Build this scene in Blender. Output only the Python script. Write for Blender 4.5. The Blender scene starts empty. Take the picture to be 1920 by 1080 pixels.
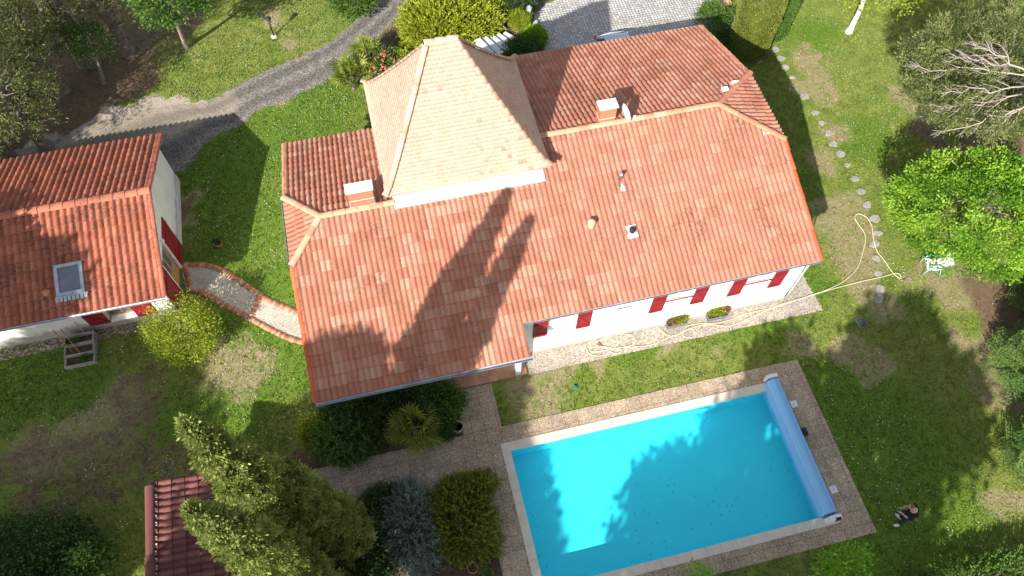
import bpy, bmesh, math, random
import numpy as np
from mathutils import Vector, Matrix
PI = math.pi
R = math.radians
scene = bpy.context.scene
COL = scene.collection
random.seed(4)

# ------------------------------------------------------------------ camera, sky, sun, exposure
cam_data = bpy.data.cameras.new('camera')
cam = bpy.data.objects.new('camera', cam_data)
COL.objects.link(cam)
scene.camera = cam
cam_data.sensor_width = 36.0
cam_data.lens = 26.385
cam_data.clip_end = 6000
cam.matrix_world = Matrix.Translation((0, 0, 27.3)) @ Matrix.Rotation(-0.259106, 4, 'Z') @ Matrix.Rotation(0.50897, 4, 'X') @ Matrix.Rotation(0.025685, 4, 'Z')
SUN_AZ, SUN_EL = R(49), R(32.8)                      # direction the light travels over the ground, height of the sun
world = bpy.data.worlds.new('World')
scene.world = world
world.use_nodes = True
wn = world.node_tree
sky = wn.nodes.new('ShaderNodeTexSky')
sky.sky_type = 'NISHITA'
sky.sun_disc = False
sky.sun_elevation = SUN_EL
sky.sun_rotation = R(221)
hs = wn.nodes.new('ShaderNodeHueSaturation')            # sky desaturated to take some of the blue out of the shade
hs.inputs['Saturation'].default_value = 0.5
wn.links.new(sky.outputs[0], hs.inputs['Color'])
wn.links.new(hs.outputs[0], wn.nodes['Background'].inputs[0])
wn.nodes['Background'].inputs[1].default_value = 0.10
sun_data = bpy.data.lights.new('sun', 'SUN')
sun_data.energy = 4.4
sun_data.angle = R(0.6)
sun_data.color = (1.0, 0.955, 0.88)
sun = bpy.data.objects.new('sun', sun_data)
COL.objects.link(sun)
sun.rotation_euler = Vector((math.cos(SUN_AZ) * math.cos(SUN_EL), math.sin(SUN_AZ) * math.cos(SUN_EL), -math.sin(SUN_EL))).to_track_quat('-Z', 'Y').to_euler()
sun.location = (-20, -20, 40)
scene.view_settings.view_transform = 'Standard'
scene.view_settings.look = 'None'
scene.view_settings.exposure = 1.1
scene.view_settings.gamma = 1
scene.render.engine = 'CYCLES'

# ------------------------------------------------------------------ materials
class NM:
    """small node helper"""
    def __init__(s, name, rough=0.8, spec=0.3):
        s.m = bpy.data.materials.new(name); s.m.use_nodes = True
        s.t = s.m.node_tree; s.b = s.t.nodes['Principled BSDF']
        s.b.inputs['Roughness'].default_value = rough
        s.b.inputs['Specular IOR Level'].default_value = spec
    def n(s, kind, **kw):
        nd = s.t.nodes.new('ShaderNode' + kind)
        for k, v in kw.items(): setattr(nd, k, v)
        return nd
    def put(s, sock, v):
        if hasattr(v, 'is_output') or hasattr(v, 'links'): s.t.links.new(v, sock)
        else: sock.default_value = v
    def pos(s): return s.n('NewGeometry').outputs['Position']
    def noise(s, scale, detail=3, rough=0.6, vec=None, dist=0):
        nd = s.n('TexNoise'); nd.inputs['Scale'].default_value = scale; nd.inputs['Detail'].default_value = detail
        nd.inputs['Roughness'].default_value = rough; nd.inputs['Distortion'].default_value = dist
        s.t.links.new(vec if vec is not None else s.pos(), nd.inputs['Vector'])
        return nd.outputs['Fac']
    def voro(s, scale, feature='F1', out='Distance', vec=None, rnd=1):
        nd = s.n('TexVoronoi', feature=feature); nd.inputs['Scale'].default_value = scale
        nd.inputs['Randomness'].default_value = rnd
        s.t.links.new(vec if vec is not None else s.pos(), nd.inputs['Vector'])
        return nd.outputs[out]
    def attr(s, name): return s.n('Attribute', attribute_name=name).outputs['Fac']
    def ramp(s, fac, stops, interp='LINEAR'):
        nd = s.n('ValToRGB'); cr = nd.color_ramp; cr.interpolation = interp
        while len(cr.elements) < len(stops): cr.elements.new(0.5)
        for e, (p, c) in zip(cr.elements, stops):
            e.position = p
            e.color = (c, c, c, 1) if isinstance(c, (int, float)) else (*c, 1)
        s.put(nd.inputs[0], fac)
        return nd.outputs[0]
    def mix(s, fac, a, b, blend='MIX'):
        nd = s.n('Mix', data_type='RGBA', blend_type=blend)
        s.put(nd.inputs[0], fac)
        for sock, v in ((nd.inputs[6], a), (nd.inputs[7], b)):
            if isinstance(v, tuple): sock.default_value = (*v, 1)
            else: s.t.links.new(v, sock)
        return nd.outputs[2]
    def math(s, op, a, b=0.0, clamp=False):
        nd = s.n('Math', operation=op, use_clamp=clamp)
        s.put(nd.inputs[0], a); s.put(nd.inputs[1], b)
        return nd.outputs[0]
    def bump(s, h, strength=0.5, dist=0.02):
        nd = s.n('Bump'); nd.inputs['Strength'].default_value = strength; nd.inputs['Distance'].default_value = dist
        s.t.links.new(h, nd.inputs['Height']); s.t.links.new(nd.outputs[0], s.b.inputs['Normal'])
    def color(s, c):
        if isinstance(c, tuple): s.b.inputs['Base Color'].default_value = (*c, 1)
        else: s.t.links.new(c, s.b.inputs['Base Color'])
        return s.m

def plain(name, c, rough=0.7, var=0.25, scale=4.0, metal=0.0, spec=0.3, bump=0.0):
    k = NM(name, rough, spec)
    k.b.inputs['Metallic'].default_value = metal
    n = k.noise(scale, 5)
    dark = tuple(x * (1 - var) for x in c); lite = tuple(min(1, x * (1 + var)) for x in c)
    col = k.ramp(n, [(0.3, dark), (0.7, lite)])
    if bump: k.bump(k.noise(scale * 12, 4), bump, 0.01)
    return k.color(col)

def foliage_mat(name, c0, c1, c2, trans=0.3, rough=0.55):
    k = NM(name, rough, 0.25)
    col = k.ramp(k.attr('tone'), [(0.0, c0), (0.5, c1), (1.0, c2)])
    k.color(col)
    tr = k.n('BsdfTranslucent'); k.t.links.new(col, tr.inputs[0])
    mx = k.n('MixShader'); mx.inputs[0].default_value = trans
    k.t.links.new(k.b.outputs[0], mx.inputs[1]); k.t.links.new(tr.outputs[0], mx.inputs[2])
    k.t.links.new(mx.outputs[0], k.t.nodes['Material Output'].inputs[0])
    return k.m

def tile_mat(name, stops, grime=0.35, grime_col=(0.06, 0.045, 0.04), gscale=0.7, gthr=0.62):
    k = NM(name, 0.85, 0.2)
    col = k.ramp(k.attr('tone'), stops)
    fine = k.ramp(k.noise(28, 4, 0.7), [(0.3, 0.78), (0.7, 1.12)])
    col = k.mix(1.0, col, fine, 'MULTIPLY')
    stain = k.math('MULTIPLY', k.ramp(k.noise(gscale, 4), [(gthr - 0.12, 0.0), (gthr + 0.12, 1.0)]), k.ramp(k.noise(9, 5, 0.75), [(0.42, 0.0), (0.62, 1.0)]))
    col = k.mix(k.math('MULTIPLY', stain, grime), col, grime_col)
    mp = k.n('Mapping'); mp.inputs['Scale'].default_value = (5.0, 0.45, 0.45); k.t.links.new(k.pos(), mp.inputs[0])
    streak = k.math('MULTIPLY', k.ramp(k.noise(1.0, 5, 0.75, mp.outputs[0]), [(0.52, 0.0), (0.72, 1.0)]), k.ramp(k.noise(0.5, 3), [(0.42, 0.1), (0.62, 1.0)]))
    col = k.mix(k.math('MULTIPLY', streak, grime * 0.55), col, grime_col)
    spots = k.ramp(k.voro(7.5), [(0.07, 1.0), (0.13, 0.0)])
    spots = k.math('MULTIPLY', spots, k.ramp(k.noise(1.3, 2), [(0.52, 0.0), (0.6, 0.55)]))
    col = k.mix(spots, col, (0.10, 0.085, 0.06))
    k.bump(k.noise(60, 3), 0.25, 0.006)
    return k.color(col)

M = {}
M['tile_house'] = tile_mat('terracotta_tile_mixed', [(0.0, (0.375, 0.142, 0.088)), (0.45, (0.430, 0.182, 0.118)), (0.62, (0.450, 0.202, 0.134)), (0.78, (0.475, 0.235, 0.160)), (1.0, (0.500, 0.280, 0.195))], 0.8)
M['tile_annexe'] = tile_mat('terracotta_tile_weathered', [(0.0, (0.30, 0.095, 0.055)), (0.5, (0.40, 0.130, 0.078)), (1.0, (0.48, 0.175, 0.108))], 0.75, (0.05, 0.04, 0.035), 1.1, 0.5)
M['tile_pool_house'] = tile_mat('terracotta_tile_dark', [(0.0, (0.12, 0.046, 0.042)), (0.5, (0.17, 0.064, 0.056)), (1.0, (0.23, 0.092, 0.075))], 0.7)
M['tile_tower'] = tile_mat('flat_tile_peach', [(0.0, (0.40, 0.24, 0.175)), (0.1, (0.49, 0.335, 0.250)), (0.55, (0.535, 0.382, 0.292)), (0.96, (0.575, 0.425, 0.33)), (1.0, (0.50, 0.28, 0.20))], 0.4, (0.2, 0.14, 0.1), 0.8, 0.62)
M['ridge_pale'] = tile_mat('terracotta_ridge', [(0.0, (0.48, 0.19, 0.11)), (0.5, (0.60, 0.31, 0.185)), (1.0, (0.68, 0.43, 0.27))], 0.4)
M['verge_red'] = tile_mat('terracotta_verge', [(0.0, (0.44, 0.10, 0.04)), (1.0, (0.54, 0.15, 0.07))], 0.4)
M['deck'] = plain('roof_underside_wood', (0.14, 0.08, 0.05), 0.8)

k = NM('white_render', 0.85, 0.2)
n1 = k.noise(0.8, 5, 0.7)
c = k.ramp(n1, [(0.3, (0.74, 0.72, 0.68)), (0.7, (0.82, 0.805, 0.77))])
k.bump(k.noise(45, 4), 0.35, 0.01)
M['render'] = k.color(c)

k = NM('stained_render', 0.9, 0.2)
sep = k.n('SeparateXYZ'); k.t.links.new(k.pos(), sep.inputs[0])
low = k.ramp(k.math('ADD', sep.outputs[2], k.math('MULTIPLY', k.noise(2.2, 5), -0.9)), [(0.0, 1.0), (0.22, 0.0)])
c = k.mix(k.math('MULTIPLY', low, 0.75), k.ramp(k.noise(1.2, 5, 0.7), [(0.3, (0.60, 0.57, 0.52)), (0.7, (0.73, 0.71, 0.66))]), (0.25, 0.23, 0.19))
k.bump(k.noise(45, 4), 0.35, 0.01)
M['render_old'] = k.color(c)

M['zinc'] = plain('zinc', (0.36, 0.41, 0.46), 0.45, 0.2, 3, 0.5)
M['zinc_pale'] = plain('zinc_pale', (0.60, 0.63, 0.64), 0.5, 0.12, 5, 0.3)
M['cap'] = plain('concrete_cap', (0.54, 0.56, 0.57), 0.7, 0.14, 6)
M['shutter'] = plain('shutter_red_paint', (0.23, 0.014, 0.022), 0.45, 0.12, 6)
M['wood'] = plain('oak_frame', (0.36, 0.19, 0.08), 0.6, 0.25, 9)
M['white_paint'] = plain('white_paint', (0.75, 0.75, 0.74), 0.5, 0.06, 3)
M['glass'] = plain('window_glass', (0.10, 0.12, 0.14), 0.08, 0.2, 2, 0.0, 0.8)
M['dark'] = plain('black_plastic', (0.02, 0.02, 0.023), 0.5, 0.2, 8)
M['iron'] = plain('black_iron', (0.025, 0.025, 0.03), 0.5, 0.2, 8)
k = NM('chimney_brick', 0.85, 0.2)
br = k.n('TexBrick'); br.inputs['Scale'].default_value = 4.6; br.inputs['Mortar Size'].default_value = 0.016
br.inputs['Color1'].default_value = (0.52, 0.13, 0.05, 1); br.inputs['Color2'].default_value = (0.42, 0.10, 0.04, 1); br.inputs['Mortar'].default_value = (0.6, 0.45, 0.38, 1)
tc = k.n('TexCoord'); mp = k.n('Mapping'); mp.inputs['Rotation'].default_value = (R(90), 0, 0)
k.t.links.new(tc.outputs['Object'], mp.inputs[0]); k.t.links.new(mp.outputs[0], br.inputs['Vector'])
M['brick'] = k.color(br.outputs[0])
M['bark_pine'] = plain('pine_bark', (0.17, 0.135, 0.115), 0.95, 0.5, 6, bump=0.8)
M['bark_grey'] = plain('grey_bark', (0.24, 0.20, 0.16), 0.95, 0.4, 6, bump=0.6)
M['bark_white'] = plain('white_bark', (0.62, 0.57, 0.50), 0.85, 0.3, 5, bump=0.4)
M['dead_wood'] = plain('bleached_dead_wood', (0.36, 0.31, 0.265), 0.9, 0.25, 6)
M['soil'] = plain('garden_soil', (0.085, 0.06, 0.042), 0.95, 0.5, 5, bump=1.0)
M['terracotta'] = plain('terracotta_pot', (0.45, 0.19, 0.10), 0.8, 0.2, 7)
M['stone'] = plain('pale_stone', (0.30, 0.285, 0.255), 0.9, 0.3, 7, bump=0.8)
M['concrete'] = plain('concrete', (0.50, 0.48, 0.45), 0.9, 0.15, 3, bump=0.4)
M['grey_wood'] = plain('weathered_wood', (0.30, 0.275, 0.24), 0.9, 0.3, 7, bump=0.6)
M['hose'] = plain('cream_hose', (0.66, 0.60, 0.40), 0.5, 0.1, 3)
M['red_plastic'] = plain('red_plastic', (0.5, 0.05, 0.04), 0.5, 0.1, 5)
M['skin'] = plain('skin', (0.50, 0.29, 0.21), 0.55, 0.1, 12)
M['shirt'] = plain('black_cotton', (0.012, 0.013, 0.02), 0.9, 0.3, 14)
M['collar'] = plain('white_cotton', (0.72, 0.70, 0.72), 0.9, 0.06, 14)
M['jeans'] = plain('dark_denim', (0.022, 0.03, 0.055), 0.9, 0.3, 18)
M['shoe'] = plain('pale_shoe', (0.62, 0.59, 0.55), 0.7, 0.08, 14)
M['hair'] = plain('grey_brown_hair', (0.13, 0.095, 0.075), 0.8, 0.4, 40)
M['car_paint'] = plain('silver_car_paint', (0.55, 0.60, 0.66), 0.25, 0.05, 2, 0.35, 0.6)

# lawn and earth: the patchwork of green, moss, straw, bare earth and needle litter comes from attributes on the ground mesh
def lawn_nodes(k, bright=1.0):
    dry, soil, sand, lush = (k.attr(a) for a in ('dry', 'soil', 'sand', 'lush'))
    fine = k.noise(16, 5, 0.75); mid = k.noise(1.6, 5, 0.65); blot = k.noise(0.35, 4, 0.6)
    g = k.ramp(mid, [(0.25, (0.100, 0.152, 0.028)), (0.5, (0.160, 0.208, 0.040)), (0.75, (0.235, 0.255, 0.065))])
    g = k.mix(k.ramp(blot, [(0.45, 0.0), (0.7, 0.45)]), g, (0.23, 0.23, 0.065))
    g = k.mix(k.math('MULTIPLY', lush, 0.85), g, k.ramp(fine, [(0.3, (0.072, 0.135, 0.016)), (0.7, (0.135, 0.225, 0.026))]))
    g = k.mix(1.0, g, k.ramp(fine, [(0.25, 0.62), (0.5, 1.0), (0.75, 1.42)]), 'MULTIPLY')
    straw = k.ramp(k.noise(9, 5, 0.8), [(0.3, (0.20, 0.165, 0.085)), (0.55, (0.34, 0.265, 0.165)), (0.8, (0.46, 0.37, 0.255))])
    f = k.math('ADD', dry, k.math('MULTIPLY', k.math('SUBTRACT', k.noise(1.8, 6, 0.75), 0.5), 1.5))
    f = k.math('ADD', f, k.math('MULTIPLY', k.math('SUBTRACT', k.noise(7, 7, 0.85), 0.5), 2.8))
    g = k.mix(k.ramp(f, [(0.44, 0.0), (0.84, 0.95)]), g, straw)
    lit = k.ramp(k.noise(5, 6, 0.8), [(0.3, (0.095, 0.065, 0.042)), (0.55, (0.175, 0.122, 0.075)), (0.8, (0.30, 0.225, 0.13))])
    f2 = k.math('ADD', soil, k.math('MULTIPLY', k.math('SUBTRACT', k.noise(1.8, 6, 0.7), 0.5), 1.0))
    f2 = k.math('ADD', f2, k.math('MULTIPLY', k.math('SUBTRACT', k.noise(9, 6, 0.8), 0.5), 1.5))
    g = k.mix(k.ramp(f2, [(0.42, 0.0), (0.62, 1.0)]), g, lit)
    sd = k.ramp(k.noise(6, 6, 0.75), [(0.3, (0.25, 0.20, 0.155)), (0.5, (0.40, 0.34, 0.27)), (0.75, (0.50, 0.44, 0.36))])
    f3 = k.math('ADD', sand, k.math('MULTIPLY', k.math('SUBTRACT', k.noise(2.2, 6, 0.7), 0.5), 1.1))
    g = k.mix(k.ramp(f3, [(0.42, 0.0), (0.58, 1.0)]), g, sd)
    return g, fine
k = NM('lawn', 0.95, 0.1)
g, fine = lawn_nodes(k)
k.bump(k.noise(22, 5, 0.8), 0.9, 0.05)
M['lawn'] = k.color(g)
k = NM('grass_blades', 0.8, 0.15)
g, fine = lawn_nodes(k)
g = k.mix(1.0, g, k.ramp(k.attr('tone'), [(0.0, 0.8), (1.0, 1.6)]), 'MULTIPLY')
M['blades'] = k.color(g)
tr = k.n('BsdfTranslucent'); k.t.links.new(g, tr.inputs[0]); mx = k.n('MixShader'); mx.inputs[0].default_value = 0.35
k.t.links.new(k.b.outputs[0], mx.inputs[1]); k.t.links.new(tr.outputs[0], mx.inputs[2]); k.t.links.new(mx.outputs[0], k.t.nodes['Material Output'].inputs[0])
M['clover'] = plain('clover_flower', (0.72, 0.72, 0.66), 0.8, 0.1, 5)

k = NM('gravel_track', 0.95, 0.15)
v = k.voro(26, 'F1', 'Color')
sc = k.n('SeparateColor'); k.t.links.new(v, sc.inputs[0])
c = k.ramp(sc.outputs[0], [(0.0, (0.080, 0.072, 0.068)), (0.5, (0.18, 0.162, 0.15)), (1.0, (0.34, 0.31, 0.28))])
sandy = k.ramp(k.math('ADD', k.math('MULTIPLY', k.attr('sand'), 0.42), k.math('ADD', k.math('MULTIPLY', k.noise(1.3, 6, 0.75), 0.45), k.math('MULTIPLY', k.noise(7, 7, 0.8), 0.55))), [(0.55, 0.0), (0.82, 0.9)])
c = k.mix(sandy, c, k.ramp(k.noise(8, 6, 0.8), [(0.3, (0.22, 0.185, 0.145)), (0.7, (0.40, 0.345, 0.275))]))
rut = k.ramp(k.attr('rut'), [(0.15, 1.0), (0.6, 0.0)])
c = k.mix(1.0, c, k.ramp(k.math('ADD', k.math('MULTIPLY', rut, 0.5), k.math('MULTIPLY', k.noise(3, 7, 0.8), 0.9)), [(0.35, 1.12), (0.85, 0.66)]), 'MULTIPLY')
moss = k.math('MULTIPLY', k.ramp(k.noise(2.6, 7, 0.82), [(0.50, 0.0), (0.62, 0.85)]), k.ramp(k.attr('rut'), [(0.2, 0.25), (0.8, 1.0)]))
c = k.mix(moss, c, (0.13, 0.105, 0.055))
k.bump(k.voro(26), 0.9, 0.02)
M['track'] = k.color(c)

def aggregate(name, stops, scale=55, slab=None, rot=0.0, joint=(0.10, 0.09, 0.08), big=(0.8, 1.15)):
    k = NM(name, 0.9, 0.2)
    v = k.voro(scale, 'F1', 'Color')
    sc = k.n('SeparateColor'); k.t.links.new(v, sc.inputs[0])
    c = k.ramp(sc.outputs[0], stops)
    c = k.mix(1.0, c, k.ramp(k.noise(1.1, 5, 0.7), [(0.3, big[0]), (0.7, big[1])]), 'MULTIPLY')
    c = k.mix(1.0, c, k.ramp(k.noise(14, 5, 0.8), [(0.3, 0.8), (0.7, 1.2)]), 'MULTIPLY')
    if slab:
        br = k.n('TexBrick', offset=0.0); br.inputs['Scale'].default_value = 1.0
        br.inputs['Brick Width'].default_value = slab; br.inputs['Row Height'].default_value = slab
        br.inputs['Mortar Size'].default_value = 0.009; br.inputs['Mortar Smooth'].default_value = 0.3
        br.inputs['Color1'].default_value = (1, 1, 1, 1); br.inputs['Color2'].default_value = (0.82, 0.82, 0.82, 1); br.inputs['Mortar'].default_value = (0.45, 0.43, 0.4, 1)
        mp = k.n('Mapping'); mp.inputs['Rotation'].default_value = (0, 0, rot)
        k.t.links.new(k.pos(), mp.inputs[0]); k.t.links.new(mp.outputs[0], br.inputs['Vector'])
        c = k.mix(1.0, c, br.outputs[0], 'MULTIPLY')
    k.bump(k.voro(scale), 0.7, 0.012)
    return k.color(c)
M['paving'] = aggregate('exposed_aggregate', [(0.0, (0.22, 0.162, 0.11)), (0.4, (0.38, 0.285, 0.195)), (0.75, (0.48, 0.375, 0.265)), (1.0, (0.62, 0.53, 0.42))], 42, 0.5)
M['gravel'] = aggregate('gravel_strip', [(0.0, (0.20, 0.165, 0.135)), (0.5, (0.36, 0.305, 0.255)), (1.0, (0.53, 0.47, 0.40))], 30)
M['path'] = aggregate('pale_aggregate', [(0.0, (0.26, 0.23, 0.19)), (0.5, (0.44, 0.395, 0.33)), (1.0, (0.56, 0.51, 0.44))], 45)
M['pebbles'] = aggregate('pebble_bed', [(0.0, (0.10, 0.075, 0.055)), (0.5, (0.25, 0.19, 0.15)), (1.0, (0.50, 0.42, 0.35))], 16)
M['coping'] = plain('coping_stone', (0.60, 0.535, 0.455), 0.75, 0.07, 2.5)
k = NM('cobbles', 0.85, 0.25)
e = k.voro(6.2, 'DISTANCE_TO_EDGE', 'Distance', None, 0.35)
v = k.voro(6.2, 'F1', 'Color', None, 0.35); sc = k.n('SeparateColor'); k.t.links.new(v, sc.inputs[0])
c = k.ramp(sc.outputs[0], [(0.0, (0.36, 0.345, 0.33)), (1.0, (0.56, 0.54, 0.51))])
c = k.mix(1.0, c, k.ramp(k.noise(1.4, 5, 0.7), [(0.3, 0.8), (0.7, 1.1)]), 'MULTIPLY')
c = k.mix(k.ramp(e, [(0.03, 1.0), (0.085, 0.0)]), c, (0.17, 0.16, 0.145))
k.bump(k.ramp(e, [(0.02, 0.0), (0.15, 1.0)]), 0.8, 0.03)
M['cobbles'] = k.color(c)
k = NM('terracotta_floor', 0.7, 0.3)
br = k.n('TexBrick', offset=0.0); br.inputs['Scale'].default_value = 1.0; br.inputs['Brick Width'].default_value = 0.3; br.inputs['Row Height'].default_value = 0.3; br.inputs['Mortar Size'].default_value = 0.008
br.inputs['Color1'].default_value = (0.42, 0.20, 0.13, 1); br.inputs['Color2'].default_value = (0.50, 0.29, 0.19, 1); br.inputs['Mortar'].default_value = (0.30, 0.22, 0.17, 1)
k.t.links.new(k.pos(), br.inputs['Vector'])
M['floor_tile'] = k.color(k.mix(1.0, br.outputs[0], k.ramp(k.noise(1.8, 5), [(0.3, 0.75), (0.7, 1.2)]), 'MULTIPLY'))
M['border_brick'] = tile_mat('border_brick', [(0.0, (0.36, 0.15, 0.085)), (0.5, (0.46, 0.22, 0.13)), (1.0, (0.55, 0.31, 0.20))], 0.5)

k = NM('pool_liner', 0.5, 0.3)
debris = k.math('MULTIPLY', k.ramp(k.voro(4.2, vec=None), [(0.10, 1.0), (0.16, 0.0)]), k.ramp(k.noise(0.55, 4), [(0.47, 0.0), (0.56, 1.0)]))
c = k.mix(k.math('MULTIPLY', debris, 0.65), k.ramp(k.noise(0.7, 3), [(0.3, (0.095, 0.72, 0.86)), (0.7, (0.108, 0.75, 0.89))]), (0.03, 0.28, 0.30))
M['liner'] = k.color(c)
# water: clear, slightly blue-green, mirror by Fresnel, with small wind ripples
k = NM('pool_water')
nz = k.noise(5.5, 4, 0.55, None, 0.6)
bp = k.n('Bump'); bp.inputs['Strength'].default_value = 0.35; bp.inputs['Distance'].default_value = 0.05
k.t.links.new(nz, bp.inputs['Height'])
tr = k.n('BsdfTransparent'); tr.inputs[0].default_value = (0.62, 0.98, 1.0, 1)
gl = k.n('BsdfGlossy'); gl.inputs['Roughness'].default_value = 0.03; k.t.links.new(bp.outputs[0], gl.inputs['Normal'])
lw = k.n('LayerWeight'); lw.inputs[0].default_value = 0.5; k.t.links.new(bp.outputs[0], lw.inputs['Normal'])
fres = k.math('ADD', k.math('MULTIPLY', k.math('POWER', lw.outputs['Facing'], 5.0), 0.9), 0.02)   # Schlick's curve for water
mx = k.n('MixShader'); k.t.links.new(fres, mx.inputs[0]); k.t.links.new(tr.outputs[0], mx.inputs[1]); k.t.links.new(gl.outputs[0], mx.inputs[2])
k.t.links.new(mx.outputs[0], k.t.nodes['Material Output'].inputs[0])
M['water'] = k.m
k = NM('pool_cover_slats', 0.4, 0.4)
M['cover'] = k.color(k.ramp(k.attr('tone'), [(0.0, (0.07, 0.22, 0.50)), (0.3, (0.22, 0.50, 0.85)), (1.0, (0.31, 0.60, 0.92))]))
M['box_white'] = plain('white_plastic', (0.72, 0.73, 0.73), 0.4, 0.05, 4)
M['daisy_pink'] = plain('pink_blossom', (0.75, 0.22, 0.20), 0.7, 0.3, 20)

F = {}
F['lime'] = foliage_mat('leaf_bright_green', (0.080, 0.195, 0.014), (0.20, 0.385, 0.030), (0.36, 0.55, 0.06), 0.45)
F['yellowgreen'] = foliage_mat('leaf_yellow_green', (0.15, 0.205, 0.016), (0.29, 0.36, 0.030), (0.46, 0.50, 0.065), 0.42)
F['gold'] = foliage_mat('leaf_golden_conifer', (0.14, 0.18, 0.014), (0.31, 0.35, 0.028), (0.48, 0.49, 0.055), 0.38)
F['olive'] = foliage_mat('leaf_dull_gold', (0.075, 0.100, 0.010), (0.155, 0.185, 0.020), (0.25, 0.27, 0.034), 0.35)
F['pine'] = foliage_mat('needle_grey_green', (0.058, 0.082, 0.022), (0.125, 0.155, 0.044), (0.25, 0.275, 0.10), 0.28)
F['dark'] = foliage_mat('leaf_dark_green', (0.030, 0.066, 0.016), (0.062, 0.120, 0.027), (0.115, 0.195, 0.044), 0.35)
F['mid'] = foliage_mat('leaf_mid_green', (0.048, 0.105, 0.018), (0.092, 0.185, 0.031), (0.16, 0.265, 0.052), 0.38)
F['cypress'] = foliage_mat('leaf_cypress', (0.075, 0.115, 0.022), (0.235, 0.29, 0.068), (0.46, 0.48, 0.17), 0.35)
F['fir'] = foliage_mat('needle_fir', (0.055, 0.110, 0.026), (0.115, 0.200, 0.048), (0.22, 0.32, 0.085), 0.3)
F['blue'] = foliage_mat('needle_blue_grey', (0.085, 0.120, 0.092), (0.160, 0.205, 0.165), (0.28, 0.325, 0.27), 0.25)
F['topiary'] = foliage_mat('leaf_clipped_hedge', (0.095, 0.120, 0.020), (0.165, 0.195, 0.034), (0.25, 0.275, 0.058), 0.3)
F['palm'] = foliage_mat('leaf_palm', (0.12, 0.17, 0.02), (0.26, 0.31, 0.05), (0.44, 0.46, 0.12), 0.38)
F['redleaf'] = foliage_mat('leaf_red_tinted', (0.13, 0.10, 0.03), (0.26, 0.12, 0.05), (0.40, 0.10, 0.07), 0.3)

# ------------------------------------------------------------------ object helpers
def tag(o, label=None, cat=None, group=None, kind=None):
    if label: o['label'] = label
    if cat: o['category'] = cat
    if group: o['group'] = group
    if kind: o['kind'] = kind
    return o
def link(name, me, m=None, parent=None, loc=None, rz=0.0):
    o = bpy.data.objects.new(name, me); COL.objects.link(o)
    if m is not None: me.materials.append(m)
    if parent is not None: o.parent = parent
    if loc is not None: o.location = loc
    if rz: o.rotation_euler = (0, 0, rz)
    return o
def thing(name, label, cat, loc=(0, 0, 0), rz=0.0, group=None):
    o = bpy.data.objects.new(name, None); COL.objects.link(o)
    o.empty_display_size = 0.3
    o.location = loc; o.rotation_euler = (0, 0, rz)
    return tag(o, label, cat, group)
def np_mesh(name, V, Fc, m, parent=None, tone=None, smooth=False, attrs=None):
    """V (n,3); Fc one (k,4) or (k,3) array or a list of such arrays"""
    me = bpy.data.meshes.new(name)
    if not isinstance(Fc, list): Fc = [Fc]
    V = np.asarray(V, dtype=np.float32)
    loops = np.concatenate([f.ravel() for f in Fc]).astype(np.int32)
    sizes = np.concatenate([np.full(len(f), f.shape[1], dtype=np.int32) for f in Fc])
    starts = np.concatenate([[0], np.cumsum(sizes)[:-1]]).astype(np.int32)
    me.vertices.add(len(V)); me.vertices.foreach_set('co', V.ravel())
    me.loops.add(len(loops)); me.loops.foreach_set('vertex_index', loops)
    me.polygons.add(len(sizes)); me.polygons.foreach_set('loop_start', starts); me.polygons.foreach_set('loop_total', sizes)
    if smooth: me.polygons.foreach_set('use_smooth', np.ones(len(sizes), dtype=bool))
    me.update(calc_edges=True)
    if tone is not None:
        a = me.attributes.new('tone', 'FLOAT', 'FACE'); a.data.foreach_set('value', np.asarray(tone, dtype=np.float32))
    if attrs:
        for nm, arr in attrs.items():
            a = me.attributes.new(nm, 'FLOAT', 'POINT'); a.data.foreach_set('value', np.asarray(arr, dtype=np.float32))
    me.validate()
    return link(name, me, m, parent)
def bm_obj(name, bm, m, parent=None, smooth=False, bevel=0.0):
    if bevel:
        bmesh.ops.bevel(bm, geom=[e for e in bm.edges if e.is_manifold and e.calc_face_angle(0) > 0.5], offset=bevel, segments=2, affect='EDGES', profile=0.6)
    me = bpy.data.meshes.new(name); bm.to_mesh(me); bm.free()
    if smooth:
        for p in me.polygons: p.use_smooth = True
    return link(name, me, m, parent)
def box(bm, x0, x1, y0, y1, z0, z1, mat=None):
    vs = [bm.verts.new(p) for p in ((x0, y0, z0), (x1, y0, z0), (x1, y1, z0), (x0, y1, z0), (x0, y0, z1), (x1, y0, z1), (x1, y1, z1), (x0, y1, z1))]
    if mat is not None:
        for v in vs: v.co = mat @ v.co
    for f in ((0, 3, 2, 1), (4, 5, 6, 7), (0, 1, 5, 4), (1, 2, 6, 5), (2, 3, 7, 6), (3, 0, 4, 7)): bm.faces.new([vs[i] for i in f])
    return vs
def box_obj(name, x0, x1, y0, y1, z0, z1, m, parent=None, bevel=0.0, mat=None):
    bm = bmesh.new(); box(bm, x0, x1, y0, y1, z0, z1, mat)
    return bm_obj(name, bm, m, parent, bevel=bevel)
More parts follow.
